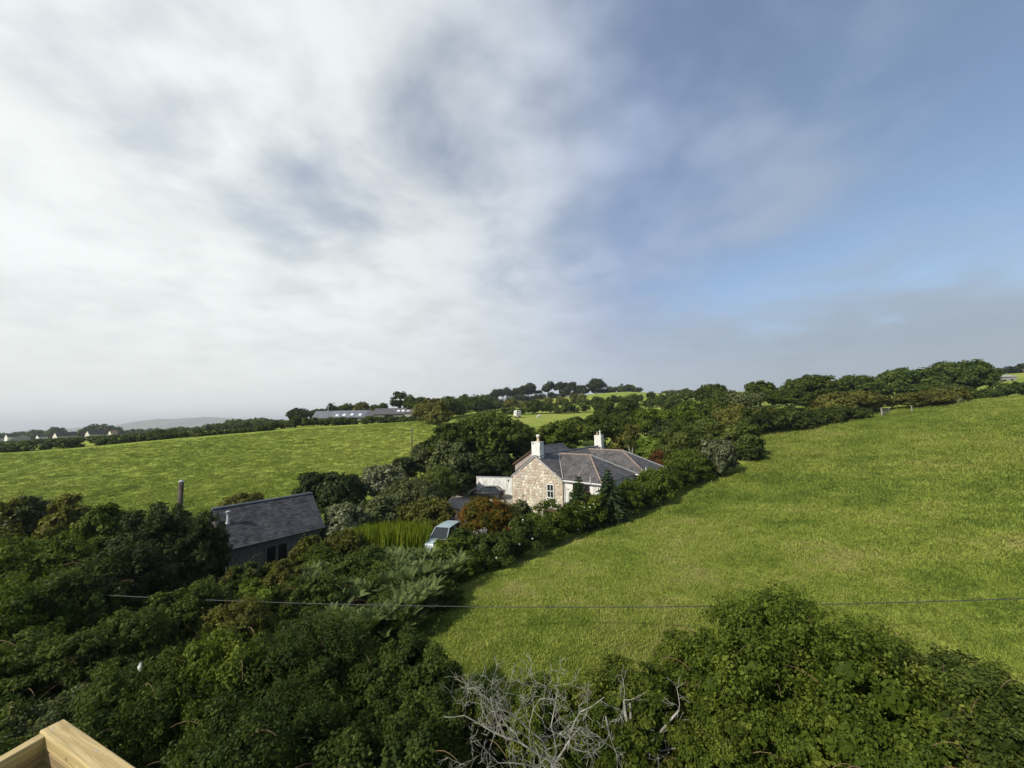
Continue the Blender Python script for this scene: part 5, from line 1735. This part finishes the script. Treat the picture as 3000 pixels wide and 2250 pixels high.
def thin_pole(label, u, vt, Y, r, arm=False):
    t = P(u, vt, Y); g = gz(t.x, t.y)
    root = empty('utility_pole', (t.x, t.y, g)); tag(root, label, 'pole')
    H = t.z - g
    MB().tube([(0, 0, -.5), (0, 0, H)], [r * 1.15, r * .9], 9).build('pole', POLE, root, smooth=True, fix=False)
    MB().box((0, -.02, H - .35), (.9 if arm else .35, .08, .08)).build('crossarm', POLE, root)
    for s_ in (-1, 1):
        MB().lathe((s_ * (.35 if arm else .13), -.02, H - .31), [(.03, 0), (.05, .04), (.04, .12), (.01, .14)], 8).build('insulator', WPAINT, root)
thin_pole('thin wooden pole standing in the tussocky pasture', 1207, 1253, 63, .085)
thin_pole('wooden pole rising beside the cream bungalow', 308, 1247, 235, .28, True)
thin_pole('wooden post on the skyline above the hillside barn', 2997, 1080, 200, .3)

def cable():
    mb = MB()
    seen = [(310, 1742), (760, 1766), (1200, 1776), (1650, 1778), (2100, 1774), (2550, 1766), (3000, 1755)]
    a, b = P(238, 1740, 18.2), P(3300, 1746, 14.7)          # straight in plan between its two poles
    ss, zs = [], []
    for u, v in seen:
        r_ = ray(u, v); k = r_.x / r_.y
        s_ = (k * a.y - a.x) / ((b.x - a.x) - k * (b.y - a.y))
        y_ = a.y + (b.y - a.y) * s_
        ss.append(s_); zs.append(CAM_Z + r_.z / r_.y * y_)
    tt = np.linspace(0, 1, 60)
    co = [a.x + (b.x - a.x) * tt, a.y + (b.y - a.y) * tt, np.polyval(np.polyfit(ss, zs, 2), tt)]
    pts = list(zip(*co))
    mb.tube(pts, .016, 6)
    o = mb.build('overhead_cable', plain('cable_sheath', (.05, .05, .047), .55, .3), None, smooth=True, fix=False)
    tag(o, 'thin overhead cable sagging across the foreground', 'cable')
    # the poles that carry it, outside the picture on both sides
    for p_, lab in ((pts[0], 'wooden pole carrying the cable among the bramble banks'), (pts[-1], 'wooden pole carrying the cable beyond the hawthorn')):
        g = gz(p_[0], p_[1])
        root = empty('cable_pole', (p_[0], p_[1], g)); tag(root, lab, 'pole')
        MB().tube([(0, 0, -.5), (0, 0, p_[2] - g + .06)], [.045, .035], 8).build('pole', POLE, root, smooth=True, fix=False)
cable()

GATEW = mottled('galvanised_gate', (.22, .22, .22), (.34, .34, .33), 4, .6, .3, .2, metal=.3)
def field_gate():
    a = P(2585, 1225, 81); b = P(2607, 1222, 83.5)
    g = gz(a.x, a.y)
    d_ = Vector((b.x - a.x, b.y - a.y, 0)); L = max(d_.length, 2.2)
    root = empty('field_gate', (a.x, a.y, g), math.atan2(d_.y, d_.x)); tag(root, 'small wooden gate with pale posts in the far hedge', 'gate')
    MB().box((0, 0, .7), (.2, .2, 1.9)).build('post', BARK_PALE, root)
    MB().box((L, 0, .8), (.16, .16, 2.0)).build('post', TIMBER_GREY, root)
    for i in range(5):
        MB().box((L / 2, 0, .3 + i * .26), (L - .2, .06, .12)).build('bar', BARK_PALE, root)
    MB().tube([(.1, .04, .3), (L - .1, .04, 1.34)], .04, 5).build('brace', TIMBER_GREY, root, fix=False)
field_gate()
def fence_post():
    p = P(2673, 1215, 80); g = gz(p.x, p.y)
    o = empty('fence_post', (p.x, p.y, g)); tag(o, 'lone wooden fence post in front of the brownish bush', 'post')
    MB().box((0, 0, .5), (.14, .14, 1.7)).build('post', BARK_PALE, o)
    MB().box((.09, 0, 1.1), (.04, .06, .06)).build('staple', LEAD, o)
fence_post()

# ------------------------------------------------------------------ vehicles
TYRE = plain('tyre_rubber', (.018, .018, .018), .8, .2)
RIM = plain('alloy_rim', (.35, .35, .36), .3, .5, .7)
HLAMP = plain('headlamp', (.75, .77, .78), .12, .6)
RLAMP = plain('rear_lamp', (.35, .02, .02), .2, .5)
def car(name, label, loc, rz, paint, L=4.3, W_=1.8, belt=.92, roof=1.45, hood=1.15, rear=.45, wsrun=.75, rwrun=.55, nose=.70, cat='car', roofrails=False):
    """local +x is forward; built from a lofted body, glazed cabin, roof, wheels"""
    root = empty(name, loc, rz); tag(root, label, cat)
    hl, w = L / 2, W_ / 2
    st = [(-hl, .80, .42, belt * .80), (-hl + .08, .92, .30, belt * .97), (-hl + .6, 1, .24, belt + .02), (0, 1, .22, belt), (hl - hood, .99, .22, belt - .02), (hl - hood * .45, .96, .24, nose + .12), (hl - .12, .88, .30, nose), (hl, .74, .40, nose - .14)]
    V, F = [], []
    for (x, k, z0, z1) in st:
        ww = w * k
        ring = [(-ww * .9, z0), (-ww, z0 + .12), (-ww * 1.01, (z0 + z1) / 2), (-ww * .95, z1 - .05), (-ww * .82, z1), (0, z1 + .035), (ww * .82, z1), (ww * .95, z1 - .05), (ww * 1.01, (z0 + z1) / 2), (ww, z0 + .12), (ww * .9, z0)]
        V += [(x, y, z_) for y, z_ in ring]
    n = 11
    for i in range(len(st) - 1):
        for k in range(n):
            l = (k + 1) % n
            F.append((i * n + k, i * n + l, (i + 1) * n + l, (i + 1) * n + k))
    F.append(tuple(range(n))); F.append(tuple(range((len(st) - 1) * n, len(st) * n))[::-1])
    mb = MB(); mb.v, mb.f = V, F
    body = mb.build('body', paint, root, smooth=True)
    xf, xr = hl - hood + .05, -hl + rear
    wb, wr = w * .90, w * .74
    b = [(xf, -wb, belt), (xf, wb, belt), (xr, wb, belt), (xr, -wb, belt)]
    r_ = [(xf - wsrun, -wr, roof - .06), (xf - wsrun, wr, roof - .06), (xr + rwrun, wr, roof - .08), (xr + rwrun, -wr, roof - .08)]
    cab = MB(); cab.v = b + r_; cab.f = [(0, 1, 5, 4)]; cab.build('windscreen', GLASS, root)
    cab = MB(); cab.v = b + r_; cab.f = [(2, 3, 7, 6)]; cab.build('rear_window', GLASS, root)
    for f in ((1, 2, 6, 5), (3, 0, 4, 7)):
        cab = MB(); cab.v = b + r_; cab.f = [f]; cab.build('side_window', GLASS, root)
    rp = []
    for i, x in enumerate(np.linspace(xf - wsrun, xr + rwrun, 5)):
        zz_ = roof - .06 + .06 * math.sin(math.pi * (i + .6) / 5.2)
        rp.append((x, zz_))
    m = MB()
    for (x0, z0), (x1, z1) in zip(rp, rp[1:]):
        m.prism([(x0, -wr - .02, z0 - .03), (x0, -wr * .6, z0 + .02), (x0, wr * .6, z0 + .02), (x0, wr + .02, z0 - .03)], (0, 0, 0), (x1 - x0, 0, z1 - z0))
    m.build('roof', paint, root)
    m = MB()
    for i in range(4):
        m.tube([b[i], r_[i]], .045, 6)
    for sg in (-1, 1):
        m.tube([((xf + xr) / 2 - .1, sg * wb, belt), ((xf + xr) / 2 - .2, sg * wr, roof - .06)], .045, 6)
    m.build('pillar', paint, root, fix=False)
    for x in (hl - .78, -hl + .78):
        for sg in (-1, 1):
            ty = MB().lathe((x, sg * (w - .1) - .1, .32), [(.20, 0), (.31, .0), (.33, .04), (.33, .16), (.31, .2), (.2, .2)], 18, 'Y').build('wheel', TYRE, root)
            MB().lathe((x, sg * (w - .1) - (.11 if sg < 0 else -.02) , .32), [(.21, 0), (.19, .04 if sg < 0 else .09), (.05, .05)], 14, 'Y').build('rim', RIM, ty)
    for sg in (-1, 1):
        MB().box((hl - .10, sg * w * .62, nose - .10), (.16, .34, .15), sg * -.35).build('headlamp', HLAMP, root, bevel=.03)
        MB().box((-hl + .06, sg * w * .72, belt * .74), (.10, .30, .16), sg * .25).build('rear_lamp', RLAMP, root, bevel=.02)
        MB().box((xf - .25, sg * (w + .08), belt + .04), (.12, .2, .13)).build('mirror', paint, root, bevel=.02)
    MB().box((hl - .02, 0, .45), (.06, .5, .11)).build('number_plate', WPAINT, root)
    MB().box((hl - .03, 0, .30), (.1, W_ * .72, .14)).build('bumper', BLACKPL, root)
    return root
def paintm(name, c, rough=.25):
    return plain(name, c, rough, .6)
p = P(1428, 1440, 51.6)
car('parked_car', 'black parked car in front of the white garden wall', (p.x, p.y, gz(p.x, p.y) + .1), R(172), paintm('black_car_paint', (.016, .016, .018)), L=4.5, W_=1.85, roof=1.42)
p = P(1318, 1512, 40.3)
car('parked_car', 'dark red car half hidden between driveway bushes', (p.x, p.y, gz(p.x, p.y) + .1), R(-98), paintm('dark_red_car_paint', (.07, .014, .018)), L=4.2, W_=1.75, roof=1.55, belt=.95)
p = P(1296, 1552, 32.6)
car('parked_van', 'pale blue van parked beside the sword-leaved plants', (p.x, p.y + .6, gz(p.x, p.y) + .1), R(-107), paintm('pale_blue_van_paint', (.27, .345, .37), .35), L=4.1, W_=1.7, belt=1.1, roof=1.85, hood=1.15, rear=.08, wsrun=.72, rwrun=.12, nose=1.0, cat='van')
G_C = 'white cars in the village'
for u, lab in ((104, 'white car parked against the hedge by the low white bungalow'), (119, 'white car parked nose to tail behind the other white car')):
    p = P(u, 1292, 325)
    car('parked_car', lab, (p.x, 325, min(gz(p.x, 325), p.z - .5)), R(8), paintm('white_car_paint', (.7, .7, .7)), L=4.3)['group'] = G_C

# ------------------------------------------------------------------ horsebox, grazing pony
def horsebox():
    p = P(1516, 1226, 148); g = gz(p.x, p.y)
    root = empty('horsebox_trailer', (p.x, p.y, g), R(-72)); tag(root, 'white horsebox trailer standing at the edge of the pony field', 'trailer')
    Wt, Ln, Ht = 1.9, 3.1, 2.35
    MB().prism([(0, -Wt / 2, .45), (0, Wt / 2, .45), (0, Wt / 2, .45 + Ht * .85), (0, Wt * .3, .45 + Ht), (0, -Wt * .3, .45 + Ht), (0, -Wt / 2, .45 + Ht * .85)], (-Ln / 2, 0, 0), (Ln / 2, 0, 0)).build('body', WHITE, root)
    MB().box((Ln / 2 + .03, 0, 1.2), (.06, Wt * .86, 1.3)).build('ramp', CLAD, root)
    for sg in (-1, 1):
        MB().box((Ln / 2 + .03, sg * .42, 2.3), (.05, .5, .45)).build('window', GLASS, root)
        MB().box((.4, sg * (Wt / 2 + .01), 2.0), (.6, .03, .4)).build('window', GLASS, root)
        for x in (-.4, .4):
            w_ = MB().lathe((x, sg * (Wt / 2 + .02) - .1, .34), [(.2, 0), (.33, 0), (.33, .2), (.2, .2)], 14, 'Y').build('wheel', TYRE, root)
        MB().box((0, sg * (Wt / 2 + .06), .78), (1.6, .28, .07)).build('mudguard', CLAD, root)
    MB().tube([(-Ln / 2, -.5, .5), (-Ln / 2 - 1.2, 0, .5)], .05, 6).tube([(-Ln / 2, .5, .5), (-Ln / 2 - 1.2, 0, .5)], .05, 6).tube([(-Ln / 2 - 1.1, 0, .5), (-Ln / 2 - 1.1, 0, 0)], .04, 6).build('drawbar', LEAD, root, fix=False)
horsebox()

def pony(label, u, v, Y, rz, scale=1.0):
    """grazing pony: one skinned body, head down to the grass"""
    p = P(u, v, Y); g = gz(p.x, p.y)
    V = [(0, 0, 1.0), (.45, 0, 1.0), (.72, 0, .98), (.98, 0, .78), (1.18, 0, .45), (1.26, 0, .24), (1.38, 0, .10),          # trunk, neck, head
         (-.45, 0, 1.02), (-.72, 0, .98), (-.86, 0, .82), (-.90, 0, .45),                                                     # hindquarters, tail
         (.55, .17, .72), (.54, .17, .42), (.56, .17, .06), (.55, -.17, .72), (.66, -.17, .42), (.62, -.17, .06),             # fore legs
         (-.62, .18, .72), (-.72, .18, .42), (-.66, .18, .06), (-.58, -.18, .72), (-.62, -.18, .42), (-.54, -.18, .06)]
    E = [(0, 1), (1, 2), (2, 3), (3, 4), (4, 5), (5, 6), (0, 7), (7, 8), (8, 9), (9, 10), (1, 11), (11, 12), (12, 13), (1, 14), (14, 15), (15, 16), (7, 17), (17, 18), (18, 19), (7, 20), (20, 21), (21, 22)]
    rad = [.33, .32, .24, .16, .13, .12, .07, .34, .24, .07, .05, .13, .07, .06, .13, .07, .06, .16, .08, .06, .16, .08, .06]
    me = bpy.data.meshes.new('grazing_pony'); me.from_pydata([(x * scale, y * scale, z_ * scale) for x, y, z_ in V], E, [])
    o = link(bpy.data.objects.new('grazing_pony', me))
    o.location = (p.x, p.y, g); o.rotation_euler = (0, 0, rz)
    md = o.modifiers.new('skin', 'SKIN')
    for i, r_ in enumerate(rad):
        me.skin_vertices[0].data[i].radius = (r_ * scale, r_ * scale)
        me.skin_vertices[0].data[i].use_root = (i == 0)
    o.modifiers.new('sub', 'SUBSURF').render_levels = 1
    me.materials.append(mottled('pale_horse_coat', (.42, .41, .37), (.62, .61, .57), 3, .8, .2, .1))
    tag(o, label, 'pony')
    mn = MB()
    for k in range(8):
        x = .66 + k * .07; z_ = 1.18 - k * .11
        mn.box((x * scale, 0, z_ * scale), (.09 * scale, .06 * scale, .14 * scale))
    mn.build('mane', mottled('dark_mane', (.05, .045, .04), (.12, .11, .1), 5), o)
if not bpy.data.meshes.new('probe').skin_vertices:
    pass
pony('pale pony grazing in the open beside the white horsebox', 1580, 1222, 148, R(205))
pony('second pale pony half hidden by the top of the large tree', 1417, 1216, 150, R(20))

# ------------------------------------------------------------------ timber parapet by the camera
def wood_mat():
    m, t = new_mat('sawn_softwood')
    tcn = t.n('ShaderNodeTexCoord')
    oi = t.n('ShaderNodeObjectInfo')
    base = t.vmath('ADD', tcn.outputs['Object'], oi.outputs['Location'])
    v = t.vmath('MULTIPLY', base, (1.6, 30, 30))
    n = t.noise(v, 2.0, 6, .6, .6)
    n2 = t.noise(base, 9, 5, .6, .4)
    knots = t.n('ShaderNodeTexVoronoi'); knots.inputs['Scale'].default_value = 4.5
    t.link(t.vmath('MULTIPLY', base, (1, 1.8, 1.8)), knots.inputs['Vector'])
    kd = t.smooth(knots.outputs['Distance'], .03, .10)
    c = t.mix(t.smooth(n, .3, .7), (.34, .255, .115), (.52, .41, .205))
    c = t.mix(t.smooth(n2, .48, .72, 0, .55), c, (.27, .20, .105))
    c = t.mix(kd, (.17, .095, .045), c)
    finish(t, bsdf(t, c, .75, .2, 0, n, .35, .01))
    return m
WOOD = wood_mat()
WOOD_DARK = mottled('damp_shaded_board', (.13, .092, .05), (.30, .225, .12), 2.2, .8, .2, .5, 'Object', 6, (1.0, 14, 14))  # damp wood, with the shade of the inner faces worked into the colour
def parapet():
    zc = CAM_Z - 1.15
    c = Pz(188, 2104, zc)                       # outer corner of the top
    l = Pz(-60, 2245, zc)                       # along the left run
    r_ = Pz(402, 2249, zc)                      # along the right run
    dl = Vector((l.x - c.x, l.y - c.y, 0)).normalized(); dr_ = Vector((r_.x - c.x, r_.y - c.y, 0)).normalized()
    root = empty('timber_parapet', (c.x, c.y, gz(c.x, c.y))); tag(root, 'corner of a new pale timber parapet with sawn boards', 'parapet')
    zt = zc - gz(c.x, c.y)
    th, Lb, bh = .065, 1.9, .14
    def board(name, d_, inward, off0, ztop, h, t, L, mat=WOOD):
        m = bpy.data.meshes.new(name)
        bm = bmesh.new(); bmesh.ops.create_cube(bm, size=1); bmesh.ops.scale(bm, vec=(L, t, h), verts=bm.verts); bm.to_mesh(m); bm.free()
        m.materials.append(mat)
        o = bpy.data.objects.new(name, m)
        ctr = d_ * (L / 2 + off0) + inward * (t / 2)
        o.location = (ctr.x, ctr.y, ztop - h / 2)
        o.rotation_euler = (0, 0, math.atan2(d_.y, d_.x))
        link(o, root)
        md = o.modifiers.new('bevel', 'BEVEL'); md.width = .005; md.segments = 2
        return o
    def perp(d_, toward):
        n = Vector((-d_.y, d_.x, 0))
        return n if n.dot(toward) > 0 else -n
    il, ir = perp(dl, dr_), perp(dr_, dl)
    # top rails, then the stacked boards below them
    board('top_rail', dr_, ir, 0.0, zt, .05, th, Lb)
    board('top_rail', dl, il, th * 1.02, zt - .004, .05, th * .6, Lb)
    for k in range(6):
        z_ = zt - .052 - k * (bh + .004)
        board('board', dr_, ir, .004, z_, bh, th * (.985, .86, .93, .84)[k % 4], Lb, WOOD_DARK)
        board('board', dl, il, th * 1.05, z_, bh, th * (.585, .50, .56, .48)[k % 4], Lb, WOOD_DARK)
    for k_ in range(4):
        q_ = dr_ * (.035 + .30 * k_) + ir * (.022 if k_ % 2 else .04)
        MB().lathe((q_.x, q_.y, zt - .001), [(.0045, 0), (.0045, .0015), (.002, .002)], 8).build('screw_head', LEAD, root)
    pc_ = dl * .11 + dr_ * .11
    MB().box((pc_.x, pc_.y, (zt - .75) / 2 - .2), (.1, .1, zt - .75 + .4), math.atan2(dr_.y, dr_.x)).build('corner_post', WOOD, root)
    for d_ in (dl, dr_):
        q_ = d_ * (Lb - .1) + (il if d_ is dl else ir) * .12
        MB().box((q_.x, q_.y, (zt - .06) / 2 - .2), (.1, .1, zt - .06 + .4), math.atan2(d_.y, d_.x)).build('post', WOOD, root)
parapet()

# scrap of white plastic and rusty dock caught in the foreground
def scrap():
    p = P(410, 1953, 9.4)
    rng = np.random.default_rng(3)
    bm = bmesh.new(); bmesh.ops.create_icosphere(bm, subdivisions=2, radius=.05)
    for v in bm.verts:
        v.co = Vector((v.co.x * .75, v.co.y * .6, v.co.z * 1.9)) * float(1 + rng.normal() * .16)
    me = bpy.data.meshes.new('plastic_scrap'); bm.to_mesh(me); bm.free()
    me.materials.append(plain('white_film', (.62, .63, .60), .4))
    o = link(bpy.data.objects.new('plastic_scrap', me)); o.location = p
    tag(o, 'small crumpled scrap of white plastic caught on the bramble mound', 'litter')
scrap()
# ------------------------------------------------------------------ haze
def haze():
    m = bpy.data.materials.new('haze'); m.use_nodes = True
    nt = m.node_tree; nt.nodes.clear()
    pv = nt.nodes.new('ShaderNodeVolumePrincipled')
    pv.inputs['Color'].default_value = (.84, .90, .97, 1)
    pv.inputs['Density'].default_value = HAZE_D
    pv.inputs['Anisotropy'].default_value = .25
    out = nt.nodes.new('ShaderNodeOutputMaterial')
    nt.links.new(pv.outputs[0], out.inputs['Volume'])
    o = MB().box((0, 8500, 45), (52000, 52000, 330)).build('haze', m)
    o['kind'] = 'stuff'; o['label'] = 'thin pale sea haze in the air'
HAZE_D = 0.00017
haze()
